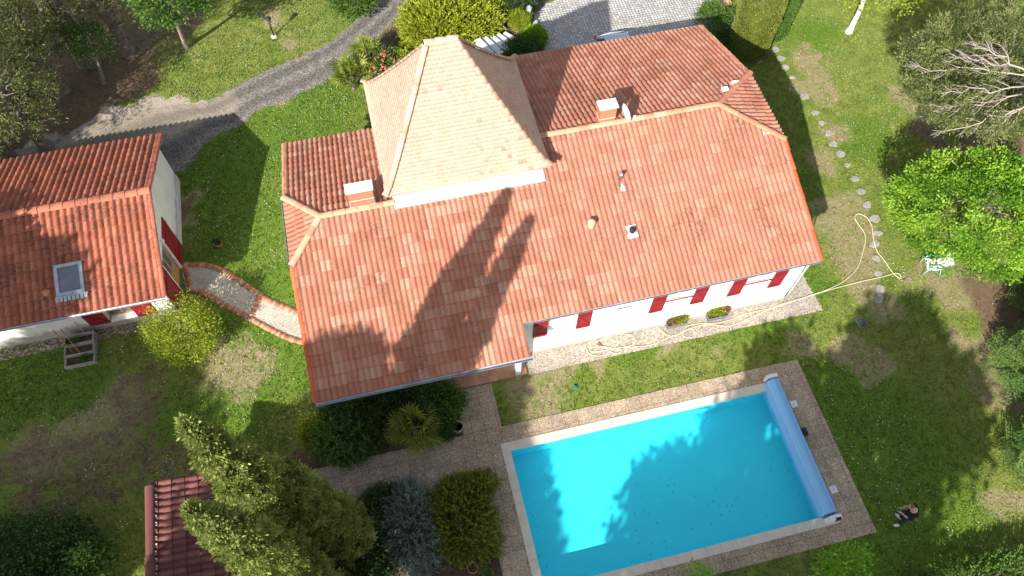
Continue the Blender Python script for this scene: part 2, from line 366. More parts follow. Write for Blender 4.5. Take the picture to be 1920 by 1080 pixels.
def tube(bm, pts, radii, seg=8, caps=True):
    pts = [Vector(p) for p in pts]; rings = []
    if isinstance(radii, (int, float)): radii = [radii] * len(pts)
    up = Vector((0.31, 0.17, 0.94))
    for i, p in enumerate(pts):
        d = (pts[min(i + 1, len(pts) - 1)] - pts[max(i - 1, 0)]).normalized()
        a = d.cross(up)
        if a.length < 1e-3: a = d.cross(Vector((1, 0, 0)))
        a.normalize(); b = d.cross(a).normalized()
        rings.append([bm.verts.new(p + (a * math.cos(2 * PI * j / seg) + b * math.sin(2 * PI * j / seg)) * radii[i]) for j in range(seg)])
    for r0, r1 in zip(rings, rings[1:]):
        for j in range(seg): bm.faces.new((r0[j], r0[(j + 1) % seg], r1[(j + 1) % seg], r1[j]))
    if caps:
        bm.faces.new(rings[0][::-1]); bm.faces.new(rings[-1])
def tube_obj(name, pts, radii, m, parent=None, seg=8):
    bm = bmesh.new(); tube(bm, pts, radii, seg); return bm_obj(name, bm, m, parent, True)
def lathe(bm, prof, seg=24, c=(0, 0, 0)):
    rings = [[bm.verts.new((c[0] + r * math.cos(2 * PI * j / seg), c[1] + r * math.sin(2 * PI * j / seg), c[2] + z)) for j in range(seg)] for r, z in prof]
    for r0, r1 in zip(rings, rings[1:]):
        for j in range(seg): bm.faces.new((r0[j], r0[(j + 1) % seg], r1[(j + 1) % seg], r1[j]))
    bm.faces.new(rings[0][::-1]); bm.faces.new(rings[-1])
def lathe_obj(name, prof, m, parent=None, seg=24, c=(0, 0, 0), smooth=True):
    bm = bmesh.new(); lathe(bm, prof, seg, c); return bm_obj(name, bm, m, parent, smooth)
def prism(bm, poly, z0, z1):
    b = [bm.verts.new((x, y, z0)) for x, y in poly]; t = [bm.verts.new((x, y, z1)) for x, y in poly]
    n = len(poly)
    bm.faces.new(b[::-1]); bm.faces.new(t)
    for i in range(n): bm.faces.new((b[i], b[(i + 1) % n], t[(i + 1) % n], t[i]))
def prism_obj(name, poly, z0, z1, m, parent=None, bevel=0.0):
    bm = bmesh.new(); prism(bm, poly, z0, z1); bmesh.ops.recalc_face_normals(bm, faces=bm.faces)
    return bm_obj(name, bm, m, parent, bevel=bevel)
def convex(bx, planes):
    """solid box cut by planes (point, outward normal)"""
    bm = bmesh.new(); box(bm, *bx)
    for p, nrm in planes:
        r = bmesh.ops.bisect_plane(bm, geom=bm.verts[:] + bm.edges[:] + bm.faces[:], plane_co=p, plane_no=nrm, clear_outer=True)
        bmesh.ops.holes_fill(bm, edges=[e for e in r['geom_cut'] if isinstance(e, bmesh.types.BMEdge)], sides=0)
    return bm
def noise2(x, y, seed, scale=1.0, octv=3):
    """smooth value noise on arrays"""
    r = np.random.RandomState(seed); T = r.rand(64, 64); out = 0; amp = 1; tot = 0
    for o in range(octv):
        xs, ys = x * scale * 2 ** o + 13.7 * o, y * scale * 2 ** o + 7.1 * o
        i, j = np.floor(xs).astype(int), np.floor(ys).astype(int); fx, fy = xs - i, ys - j
        fx, fy = fx * fx * (3 - 2 * fx), fy * fy * (3 - 2 * fy); i %= 64; j %= 64; i2, j2 = (i + 1) % 64, (j + 1) % 64
        out = out + amp * ((T[i, j] * (1 - fx) + T[i2, j] * fx) * (1 - fy) + (T[i, j2] * (1 - fx) + T[i2, j2] * fx) * fy)
        tot += amp; amp *= 0.5
    return out / tot
def in_poly(x, y, poly):
    inside = np.zeros(np.shape(x), dtype=bool); n = len(poly)
    for i in range(n):
        (x0, y0), (x1, y1) = poly[i], poly[(i + 1) % n]
        if y0 == y1: continue
        c = ((y0 > y) != (y1 > y)) & (x < (x1 - x0) * (y - y0) / (y1 - y0) + x0)
        inside ^= c
    return inside
def smooth_line(pts, per=8, closed=False):
    P_ = [np.array(p, float) for p in pts]; out = []
    n = len(P_)
    for i in range(n - 1):
        a, b, c, d = P_[max(i - 1, 0)], P_[i], P_[i + 1], P_[min(i + 2, n - 1)]
        for t in np.linspace(0, 1, per, endpoint=False):
            out.append(0.5 * ((2 * b) + (-a + c) * t + (2 * a - 5 * b + 4 * c - d) * t * t + (-a + 3 * b - 3 * c + d) * t ** 3))
    out.append(P_[-1])
    return out

# ------------------------------------------------------------------ ground
POOL = (2.2, 12.72, 3.04, 8.04)                       # inner edge of the coping
HOUSE = [(-3.9, 10.4), (3.6, 10.4), (3.6, 11.6), (14.8, 11.6), (14.8, 24.0), (5.5, 24.0), (5.5, 21.9), (-3.9, 21.5)]
ANNEXE = [(-19, 16.6), (-9.4, 16.6), (-9.4, 23.7), (-19, 23.7)]
PAVING = [[(2.1, 8.98), (14.17, 8.98), (14.17, 2.14), (2.1, 2.14)], [(0.85, 10.8), (2.1, 10.8), (2.1, 8.98), (0.66, 8.98)],
          [(-6.6, 8.98), (2.1, 8.98), (2.1, 7.14), (-6.6, 7.14)], [(0.95, 7.14), (2.1, 7.14), (2.1, -3.0), (0.95, -3.0)]]
GRAVEL = [(3.62, 10.78), (16.15, 10.78), (16.0, 12.9), (14.7, 12.9), (14.7, 11.7), (3.62, 11.7)]
DRIVE_L = [(4.136, 35.644), (2.780, 34.612), (1.521, 33.600), (-0.096, 32.176), (-1.784, 30.767), (-2.833, 30.273), (-4.210, 29.717), (-5.551, 29.246), (-7.061, 28.437), (-8.339, 27.991), (-9.900, 28.210), (-12.593, 27.903), (-14.958, 27.218), (-18.176, 26.740)]
DRIVE_R = [(6.146, 33.856), (4.620, 33.545), (3.048, 32.833), (0.831, 30.763), (0.011, 30.011), (-1.423, 28.711), (-2.842, 27.759), (-4.615, 27.174), (-5.723, 26.873), (-6.389, 26.244), (-8.070, 25.470), (-9.335, 24.011), (-13, 23.5), (-20, 23.5)]
DRIVE = DRIVE_L + DRIVE_R[::-1]
COURT = [(8.2, 23.5), (8.05, 27.4), (8.45, 28.8), (8.75, 30.2), (9.6, 31.0), (11.2, 31.4), (13.5, 36), (21, 33.5), (19.2, 30.1), (17.7, 27.4), (16.4, 24.9), (15.0, 23.5)]
BED_A = [(-5.2, 8.98), (0.66, 8.98), (0.85, 10.78), (-4.0, 10.7)]
BED_B = [(-3.9, 7.14), (0.95, 7.14), (0.95, 2.5), (-4.2, 2.5)]
BED_C = [(-0.292, 27.356), (-1.109, 28.087), (0.115, 29.795), (1.053, 30.594), (3.210, 32.461), (4.817, 33.071), (9.105, 31.468), (8.211, 27.648), (6.823, 26.832), (3.329, 26.892)]
WALK_T = smooth_line([(-9.438, 19.061), (-8.958, 19.003), (-8.091, 18.693), (-7.249, 17.989), (-6.033, 16.661), (-5.222, 16.011), (-4.525, 15.420)], 8)
WALK_B = smooth_line([(-9.217, 17.663), (-8.481, 17.208), (-8.174, 16.880), (-6.756, 15.595), (-5.568, 14.558), (-4.972, 14.177), (-4.366, 13.915)], 8)
WALK = [tuple(p) for p in WALK_T] + [tuple(p) for p in WALK_B[::-1]]

DRY = [((21.482, 24.632), 1.0), ((21.516, 23.112), 0.9), ((21.368, 21.868), 0.9), ((20.434, 22.624), 0.7), ((25.316, 20.076), 1.1), ((25.183, 21.176), 0.8), ((18.712, 14.287), 1.4), ((18.430, 12.670), 1.5), ((18.742, 15.153), 0.9), ((18.111, 11.272), 0.9), ((21.549, 10.997), 1.1),
       ((22.386, 10.272), 1.3), ((21.368, 11.576), 0.7), ((18.689, 10.488), 0.9), ((16.412, 9.030), 0.8), ((3.681, 10.272), 1.3), ((3.439, 9.325), 1.0), ((6.330, 10.453), 0.5), ((5.041, 10.525), 0.6), ((9.703, 10.559), 0.45), ((11.405, 10.255), 0.45), ((14.784, 9.533), 0.9),
       ((20.950, 8.205), 0.7), ((21.692, 7.427), 0.9), ((-7.301, 13.664), 1.3), ((-8.268, 14.832), 0.8), ((-5.467, 9.218), 1.2), ((-9.083, 22.195), 0.45), ((-9.117, 21.040), 0.45), ((-4.463, 26.895), 0.5), ((20.640, 19.431), 0.8), ((19.575, 18.036), 0.7), ((19.817, 15.498), 0.8),
       ((-11.722, 12.909), 1.2), ((-14.944, 12.184), 1.2), ((-13.254, 12.412), 0.9), ((21.635, 6.151), 1.3), ((19.232, 1.852), 1.0), ((-4.707, 33.340), 0.7), ((-3.778, 31.532), 0.6), ((17.030, 7.933), 0.8)]
SOIL = [((-14.654, 30.995), 2.6), ((-12.672, 32.017), 2.4), ((-15.938, 27.837), 2.4), ((-11.921, 33.771), 2.6), ((-14.308, 28.636), 2.2), ((-10.064, 34.551), 2.4), ((-17.191, 31.937), 3.0), ((-15.637, 35.407), 4.0), ((-11.636, 30.307), 1.6), ((-12.863, 29.166), 1.4), ((27.968, 17.246), 1.8), ((25.072, 18.581), 0.9), ((28.287, 15.706), 2.2), ((25.695, 16.948), 1.2),
        ((-9.213, 21.639), 0.5), ((23.498, 9.620), 1.5), ((23.067, 7.708), 1.5), ((-5.477, 9.119), 0.8), ((-16.796, 26.738), 1.6), ((0.226, 29.084), 1.4), ((3.027, 29.598), 2.5), ((7.439, 29.385), 1.6), ((19.224, 25.146), 0.9), ((18.448, 26.099), 0.8)]
SAND = [((-10.888, 27.852), 1.4), ((-9.659, 27.844), 1.0), ((-12.104, 27.622), 1.3), ((-13.293, 27.064), 1.0), ((-14.920, 26.466), 0.9), ((-8.180, 27.574), 0.5), ((-6.670, 27.749), 0.4)]
LUSH = [((-7.859, 23.733), 3.0), ((-3.770, 26.220), 2.8), ((-6.175, 23.973), 2.2), ((-6.872, 20.518), 2.2), ((-5.529, 17.455), 1.3), ((-15.740, 15.422), 2.4), ((-13.324, 14.397), 1.2), ((6.114, 11.211), 1.0), ((8.334, 11.170), 0.9), ((13.317, 10.986), 1.3), ((16.307, 11.825), 0.8), ((4.430, 9.869), 0.9), ((15.898, 7.504), 1.3), ((14.696, 6.885), 2.2), ((15.624, 4.727), 3.2), ((15.284, 2.023), 3), ((-6.610, 14.682), 1.4), ((-7.399, 12.106), 1.5), ((-9.392, 11.711), 1.4), ((-5.052, 13.367), 1.4), ((21.832, 18.492), 1.2), ((22.533, 25.965), 1.4)]
def blobs(x, y, lst, seed):
    v = np.zeros_like(x)
    wx = (noise2(x, y, seed, 0.7) - 0.5) * 1.6; wy = (noise2(x, y, seed + 1, 0.7) - 0.5) * 1.6
    for (cx, cy), r in lst:
        d = np.hypot(x + wx - cx, y + wy - cy) / r
        v = np.maximum(v, np.clip(1.35 - 0.75 * d * d, 0, 1))
    return v
SOIL_THIN = [((-10.938, 13.053), 1.5), ((-12.456, 10.979), 2.0), ((-14.253, 9.827), 1.7), ((-11.327, 11.745), 1.5), ((-13.944, 10.929), 1.6), ((-10.006, 10.195), 1.1), ((-15.295, 11.856), 1.2)]
def ground_attrs(x, y):
    a = {'dry': blobs(x, y, DRY, 11) * 0.74, 'soil': np.maximum(blobs(x, y, SOIL, 21) * 0.8, blobs(x, y, SOIL_THIN, 51) * 0.56), 'sand': blobs(x, y, SAND, 31) * 0.9, 'lush': blobs(x, y, LUSH, 41)}
    return a
gx = np.unique(np.concatenate([np.arange(-24, 38.1, 0.25), [POOL[0], POOL[1]], [-3000, -900, -300, -120, -60, -36, 52, 90, 160, 400, 1000, 3000]]))
gy = np.unique(np.concatenate([np.arange(-4, 44.1, 0.25), [POOL[2], POOL[3]], [-3000, -900, -300, -120, -60, -30, -12, 54, 80, 140, 350, 1000, 3000]]))
X, Y = np.meshgrid(gx, gy, indexing='ij')
nx, ny = X.shape
idx = np.arange(nx * ny).reshape(nx, ny)
q = np.stack([idx[:-1, :-1], idx[1:, :-1], idx[1:, 1:], idx[:-1, 1:]], -1).reshape(-1, 4)
cxm = ((X[:-1, :-1] + X[1:, 1:]) / 2).ravel(); cym = ((Y[:-1, :-1] + Y[1:, 1:]) / 2).ravel()
hole = (cxm > POOL[0]) & (cxm < POOL[1]) & (cym > POOL[2]) & (cym < POOL[3])
go = np_mesh('lawn', np.stack([X.ravel(), Y.ravel(), np.zeros(nx * ny)], -1), q[~hole], M['lawn'], attrs=ground_attrs(X.ravel(), Y.ravel()))
tag(go, kind='structure')

# grass blades over the lawn in view
def free_of(x, y):
    ok = np.ones(len(x), dtype=bool)
    nz = (noise2(x, y, 77, 2.5) - 0.5) * 0.35
    for poly in [HOUSE, ANNEXE, COURT, BED_A, BED_B, GRAVEL, WALK] + PAVING: ok &= ~in_poly(x, y, poly)
    ok &= ~in_poly(x + nz, y + nz, DRIVE)
    return ok
rg = np.random.RandomState(8)
NT = 210000
x = rg.uniform(-21, 34, NT); y = rg.uniform(-1, 39, NT)
keep = free_of(x, y)
x, y = x[keep], y[keep]
ga = ground_attrs(x, y)
keep = rg.rand(len(x)) > np.clip(ga['soil'] * 1.1 + ga['sand'] * 1.2 + ga['dry'] * 0.75, 0, 0.97)
x, y = x[keep], y[keep]; n = len(x)
V, at = [], []
lenm = noise2(x, y, 5, 0.9) * 0.6 + 0.6
for b in range(3):
    a = rg.uniform(0, 2 * PI, n); h = rg.uniform(0.03, 0.075, n) * lenm; w = rg.uniform(0.018, 0.04, n); lean = rg.uniform(0.02, 0.07, n)
    ox, oy = x + rg.uniform(-0.05, 0.05, n), y + rg.uniform(-0.05, 0.05, n)
    p0 = np.stack([ox - np.sin(a) * w, oy + np.cos(a) * w, np.zeros(n)], -1); p1 = np.stack([ox + np.sin(a) * w, oy - np.cos(a) * w, np.zeros(n)], -1)
    p2 = np.stack([ox + np.cos(a) * lean, oy + np.sin(a) * lean, h], -1)
    V.append(np.stack([p0, p1, p2], 1).reshape(-1, 3)); at.append(rg.rand(n))
V = np.concatenate(V); nt = len(V) // 3
gb = np_mesh('grass', V, np.arange(nt * 3).reshape(-1, 3), M['blades'], tone=np.concatenate(at), attrs=ground_attrs(V[:, 0], V[:, 1]))
tag(gb, kind='stuff')
# clover flowers scattered through the lawn
FLOWER = [((-4.754, 26.446), 2.3), ((-2.189, 26.724), 2.0), ((-6.453, 23.408), 2.5), ((-6.197, 20.361), 1.6), ((-5.857, 18.879), 1.4), ((-7.915, 22.521), 2.0), ((-8.466, 20.321), 1.4), ((-4.104, 22.866), 1.4), ((-3.581, 28.107), 1.4), ((23.056, 20.947), 1.6), ((22.627, 18.975), 1.5), ((22.272, 17.737), 1.0), ((23.843, 23.712), 2.0), ((23.619, 25.719), 2),
          ((-14.455, 13.555), 2.4), ((-15.508, 14.913), 2.0), ((-12.365, 16.035), 1.6), ((-10.730, 14.704), 1.6), ((-7.705, 13.759), 2.0), ((-6.019, 11.780), 1.8), ((-5.608, 9.763), 1.5), ((15.211, 6.103), 2.0), ((14.887, 7.288), 1.6), ((14.884, 3.279), 2.0), ((19.719, 11.291), 1.2), ((18.737, 11.787), 1), ((-9.350, 30.516), 3), ((-3.213, 31.798), 3), ((-7.093, 29.270), 2.5), ((-9.640, 9.707), 1.8), ((-12.237, 9.346), 1.6), ((16.677, 1.502), 2.0)]
x = rg.uniform(-21, 34, 60000); y = rg.uniform(-1, 39, 60000)
dens = blobs(x, y, FLOWER, 61) * np.clip((noise2(x, y, 62, 1.1, 4) - 0.36) * 3.2, 0, 1) + 0.02
keep = free_of(x, y) & (rg.rand(len(x)) < dens * 0.55)
x, y = x[keep], y[keep]; n = len(x); s = rg.uniform(0.011, 0.024, n)[:, None]; zz = rg.uniform(0.05, 0.085, n)
c = np.stack([x, y, zz], -1); up = np.array([[0, 0, 1.0]])
a = rg.uniform(0, 2 * PI, n)
ring = [c + s * np.stack([np.cos(a + kk * PI / 2), np.sin(a + kk * PI / 2), np.zeros(n)], -1) for kk in range(4)]
V = np.concatenate([c + up * s * 0.8] + ring); i0 = np.arange(n)
tri = np.concatenate([np.stack([i0, i0 + n * (1 + kk), i0 + n * (1 + (kk + 1) % 4)], -1) for kk in range(4)])
tag(np_mesh('clover_flowers', V, tri, M['clover']), kind='stuff')

# ------------------------------------------------------------------ tracks, court, paving
def sheet(name, poly, z, m, kind='structure', attrs=None):
    bm = bmesh.new(); bm.faces.new([bm.verts.new((x, y, z)) for x, y in poly])
    bmesh.ops.triangulate(bm, faces=bm.faces)
    bmesh.ops.recalc_face_normals(bm, faces=bm.faces)
    if bm.faces and sum(f.normal.z for f in bm.faces) < 0: bmesh.ops.reverse_faces(bm, faces=bm.faces)
    return tag(bm_obj(name, bm, m), kind=kind)
# gravel track: a strip between two ragged edges
Lp = smooth_line(DRIVE_L, 14); Rp = smooth_line(DRIVE_R, 14)
nL = len(Lp); K = 9
V = []
for i in range(nL):
    l, r = Lp[i], Rp[i]
    wob = (random.random() - 0.5) * 0.22; wob2 = (random.random() - 0.5) * 0.22
    d = (r - l) / max(1e-6, np.hypot(*(r - l)))
    l = l - d * wob; r = r + d * wob2
    for j in range(K): V.append((*(l + (r - l) * j / (K - 1)), 0.008 if 0 < j < K - 1 else 0.004))
V = np.array(V); ii = np.arange(nL * K).reshape(nL, K)
q = np.stack([ii[:-1, :-1], ii[:-1, 1:], ii[1:, 1:], ii[1:, :-1]], -1).reshape(-1, 4)
sv = blobs(V[:, 0], V[:, 1], SAND + [((-15.834, 26.200), 1.2), ((-9.671, 27.233), 1.0), ((-6.948, 27.292), 0.5)], 31)
drv = np_mesh('gravel_track', V, q, M['track'], attrs={'sand': sv, 'rut': np.tile(np.array([0.9, 0.55, 0.1, 0.35, 0.9, 0.35, 0.1, 0.55, 0.9]), nL)})
bm = bmesh.new(); bm.from_mesh(drv.data); bmesh.ops.recalc_face_normals(bm, faces=bm.faces)
if sum(f.normal.z for f in bm.faces) < 0: bmesh.ops.reverse_faces(bm, faces=bm.faces)
bm.to_mesh(drv.data); bm.free(); tag(drv, kind='structure')
sheet('cobbled_court', COURT, 0.010, M['cobbles'])
M['asphalt'] = plain('asphalt', (0.13, 0.125, 0.125), 0.9, 0.2, 5, bump=0.6)
sheet('asphalt_road', [(8.812, 32.043), (8.694, 30.312), (9.0, 30.4), (9.7, 31.1), (11.3, 31.5), (13.7, 36.2), (10, 40), (8.2, 36)], 0.006, M['asphalt'])

pv = bmesh.new()
px0, px1, py0, py1 = POOL
ox0, ox1, oy0, oy1 = 1.92, 13.05, 2.75, 8.33
def slab(bm, x0, x1, y0, y1, z1=0.03, z0=-0.05): box(bm, x0, x1, y0, y1, z0, z1)
slab(pv, ox0, 14.17, oy1, 8.98); slab(pv, ox0, 14.17, 2.14, oy0); slab(pv, ox1, 14.17, oy0, oy1)
slab(pv, -6.6, ox0, 7.14, 8.98); slab(pv, 0.66, 2.12, 8.98, 10.78); slab(pv, 0.95, ox0, -3.0, 7.14)
tag(bm_obj('pool_paving', pv, M['paving']), kind='structure')
sheet('gravel_strip', GRAVEL, 0.012, M['gravel'])
bm = bmesh.new(); box(bm, -3.95, 3.58, 10.82, 11.66, -0.05, 0.10)
tag(bm_obj('veranda_floor', bm, M['floor_tile'], bevel=0.012), kind='structure')
sheet('pebble_strip', [(-19, 16.05), (-10.2, 16.2), (-9.5, 16.45), (-9.42, 16.66), (-19, 16.66)], 0.012, M['pebbles'])
def mound(name, poly, h, m, seed):
    xs = [p[0] for p in poly]; ys = [p[1] for p in poly]
    bm = bmesh.new(); bm.faces.new([bm.verts.new((x, y, 0.012)) for x, y in poly]); bmesh.ops.triangulate(bm, faces=bm.faces)
    bmesh.ops.subdivide_edges(bm, edges=bm.edges[:], cuts=7, use_grid_fill=True)
    bmesh.ops.recalc_face_normals(bm, faces=bm.faces)
    if sum(f.normal.z for f in bm.faces) < 0: bmesh.ops.reverse_faces(bm, faces=bm.faces)
    rr = random.Random(seed)
    for v in bm.verts:
        if not v.is_boundary: v.co.z += rr.random() * h
    return tag(bm_obj(name, bm, m, smooth=True), kind='structure')
mound('planting_bed_by_veranda', BED_A, 0.07, M['soil'], 1)
mound('planting_bed_by_pool', BED_B, 0.07, M['soil'], 2)
mound('planting_bed_by_court', BED_C, 0.1, M['soil'], 3)
# curved garden path with brick borders
sheet('garden_path', WALK, 0.012, M['path'])
def brick_row(name, line, inward, w, l, tones=True):
    V, Fq, tn = [], [], []
    d = np.concatenate([[0], np.cumsum([np.hypot(*(line[i + 1] - line[i])) for i in range(len(line) - 1)])])
    s = 0.0
    while s + l < d[-1]:
        p = [np.array([np.interp(t, d, [q[0] for q in line]), np.interp(t, d, [q[1] for q in line])]) for t in (s + 0.006, s + l - 0.006)]
        t_ = (p[1] - p[0]) / np.hypot(*(p[1] - p[0])); nn = np.array([-t_[1], t_[0]]) * inward
        o = random.uniform(-0.012, 0.012); z = 0.034 + random.uniform(-0.006, 0.008)
        c4 = [p[0] + nn * o, p[1] + nn * o, p[1] + nn * (w + o), p[0] + nn * (w + o)]
        b = len(V)
        for q in c4: V.append((q[0], q[1], z))
        for q in c4: V.append((q[0], q[1], 0.0))
        for f in ((0, 1, 2, 3), (0, 1, 5, 4), (1, 2, 6, 5), (2, 3, 7, 6), (3, 0, 4, 7)): Fq.append([b + i for i in f])
        tn += [random.random()] * 5; s += l
    o = np_mesh(name, np.array(V), np.array(Fq), M['border_brick'], tone=tn)
    bm = bmesh.new(); bm.from_mesh(o.data); bmesh.ops.recalc_face_normals(bm, faces=bm.faces); bm.to_mesh(o.data); bm.free()
    return tag(o, kind='structure')
brick_row('path_border', WALK_T, -1, 0.24, 0.115); brick_row('path_border', WALK_B, 1, 0.24, 0.115)
brick_row('path_border', [np.array((-6.364, 16.867)) * (1 - t) + np.array((-6.872, 15.771)) * t for t in (0.02, 1.0)], 1, 0.24, 0.115)
brick_row('path_border', [np.array(WALK_T[1]) * (1 - t) + np.array(WALK_B[1]) * t for t in (0.08, 0.92)], 1, 0.24, 0.115)

# ------------------------------------------------------------------ swimming pool
pool = thing('swimming_pool', 'rectangular turquoise swimming pool with pale stone coping', 'swimming pool', ((px0 + px1) / 2, (py0 + py1) / 2, 0))
M['paving_pale'] = aggregate('pale_slab', [(0.0, (0.24, 0.19, 0.14)), (0.5, (0.40, 0.32, 0.24)), (1.0, (0.56, 0.48, 0.39))], 60)
def rel(o, parent):
    """parent without moving"""
    o.parent = parent; o.matrix_parent_inverse = Matrix.Translation(parent.location).inverted() if not parent.rotation_euler.z else (Matrix.Translation(parent.location) @ Matrix.Rotation(parent.rotation_euler.z, 4, 'Z')).inverted()
    return o
D = 0.86
bm = bmesh.new()
b = [bm.verts.new(p) for p in ((px0, py0, -D), (px1, py0, -D), (px1, py1, -D), (px0, py1, -D))]
t = [bm.verts.new(p) for p in ((px0, py0, 0.0), (px1, py0, 0.0), (px1, py1, 0.0), (px0, py1, 0.0))]
bm.faces.new(b)
for i in range(4): bm.faces.new((b[(i + 1) % 4], b[i], t[i], t[(i + 1) % 4]))
# safety ledge round the walls, a hand below the water
for (x0, x1, y0, y1) in ((px0, px1, py1 - 0.05, py1), (px0, px0 + 0.05, py0, py1 - 0.05)):
    box(bm, x0, x1, y0, y1, -D, -0.55)
rel(bm_obj('basin', bm, M['liner']), pool)
bm = bmesh.new(); bm.faces.new([bm.verts.new(p) for p in ((px0, py0, -0.09), (px1, py0, -0.09), (px1, py1, -0.09), (px0, py1, -0.09))])
tag(rel(bm_obj('water', bm, M['water']), pool))
bm = bmesh.new()
def run(a, b_, fixed0, fixed1, axis, n):
    L = (b_ - a) / n
    for i in range(n):
        s0, s1 = a + i * L + 0.003, a + (i + 1) * L - 0.003
        z = 0.055 + random.uniform(-0.002, 0.002)
        if axis == 'x': box(bm, s0, s1, fixed0, fixed1, -0.06, z)
        else: box(bm, fixed0, fixed1, s0, s1, -0.06, z)
run(ox0, ox1, py1 - 0.03, oy1, 'x', 20); run(ox0, ox1, oy0, py0 + 0.03, 'x', 20)
run(py0 + 0.03, py1 - 0.03, ox0, px0 + 0.03, 'y', 10); run(py0 + 0.03, py1 - 0.03, px1 - 0.02, ox1, 'y', 10)
rel(bm_obj('coping', bm, M['coping'], bevel=0.008), pool)
# pool cover on its roller
rol = thing('pool_cover_roller', 'blue slatted pool cover rolled up across the end of the pool', 'pool cover', (12.72, 5.65, 0))
V, Fq = [], []
ns = 30; rr0 = 0.215
ys_ = [3.08, 8.28]
for i in range(ns):
    for kk, rr in ((0, rr0), (1, rr0 + 0.022), (2, rr0)):
        ang = 2 * PI * (i + kk * 0.42) / ns if kk < 2 else 2 * PI * (i + 0.84) / ns
        for yv in ys_: V.append((12.72 + rr * math.cos(ang), yv, 0.28 + rr * math.sin(ang)))
V = np.array(V); nv = len(V) // 2
for i in range(nv):
    j = (i + 1) % nv
    Fq.append([2 * i, 2 * i + 1, 2 * j + 1, 2 * j])
cov = np_mesh('cover_slats', V, np.array(Fq), M['cover'], tone=[0.0 if i_ % 3 == 2 else 0.35 + 0.65 * random.random() for i_ in range(len(Fq))]); rel(cov, rol)
# the loose leading slats hang from the roll down to the water
V, Fq = [], []
for i in range(9):
    a = PI * (1.02 + 0.0 * i); xx = 12.72 - rr0 - 0.014 * i; zz_ = 0.25 - 0.055 * i
    for dx, dz in ((0, 0), (-0.02, -0.024), (0, -0.048)):
        for yv in (3.08, 8.28): V.append((xx + dx, yv, zz_ + dz))
nv = len(V) // 2
for i in range(nv - 1): Fq.append([2 * i, 2 * i + 1, 2 * i + 3, 2 * i + 2])
rel(np_mesh('hanging_slats', np.array(V), np.array(Fq), M['cover'], tone=[0.0 if i_ % 3 == 2 else 0.6 for i_ in range(len(Fq))]), rol)
for yv in (3.065, 8.295):
    ed = rel(lathe_obj('end_disc', [(0.02, 0), (0.212, 0), (0.212, 0.012), (0.02, 0.012)], M['cover']), rol)
    ed.location = (12.72, yv, 0.28); ed.rotation_euler = (R(90), 0, 0)
rel(tube_obj('axle', [(12.72, 2.78, 0.28), (12.72, 8.5, 0.28)], 0.045, M['box_white']), rol)
brk = rel(box_obj('bracket', 12.5, 12.95, 2.80, 2.98, 0.03, 0.55, M['box_white'], None, 0.03), rol)
rel(box_obj('dark_opening', 12.70, 12.91, 2.79, 2.88, 0.18, 0.554, M['dark'], None, 0.01), rol)  # flat black block paints in the dark inside the bracket's opening
rel(box_obj('bracket', 12.5, 12.92, 8.34, 8.48, 0.03, 0.50, M['box_white'], None, 0.03), rol)
mt = thing('pump_box', 'small black box standing on the paving behind the blue pool cover', 'box', (*(13.128, 6.122), 0.03))
box_obj('case', -0.10, 0.10, -0.14, 0.14, 0, 0.2, M['dark'], mt, 0.03); box_obj('lid', -0.085, 0.085, -0.12, 0.12, 0.2, 0.225, M['iron'], mt, 0.01)
for (cx_, cy_), lab in (((13.267, 7.267), 'white square skimmer lid in the paving near the house end of the pool cover'), ((13.319, 3.889), 'white square skimmer lid in the paving near the standing man')):
    sk = thing('skimmer_lid', lab, 'skimmer lid', (cx_, cy_, 0.03), group='skimmer lids beside the pool')
    box_obj('lid', -0.13, 0.13, -0.13, 0.13, 0, 0.018, M['box_white'], sk, 0.006)
    lathe_obj('finger_hole', [(0.018, 0.0175), (0.018, 0.0205)], M['dark'], sk, 10)
sheet('pale_paving', [(13.272, 7.782), (13.654, 7.534), (13.686, 7.013), (13.269, 6.825)], 0.034, M['paving_pale'])
sheet('pale_paving', [(13.207, 4.417), (13.736, 4.050), (13.247, 3.472), (13.090, 3.805)], 0.034, M['paving_pale'])
sheet('pale_paving', [(1.435, 4.492), (1.908, 4.470), (1.812, 3.859), (1.425, 3.826)], 0.034, M['paving_pale'])

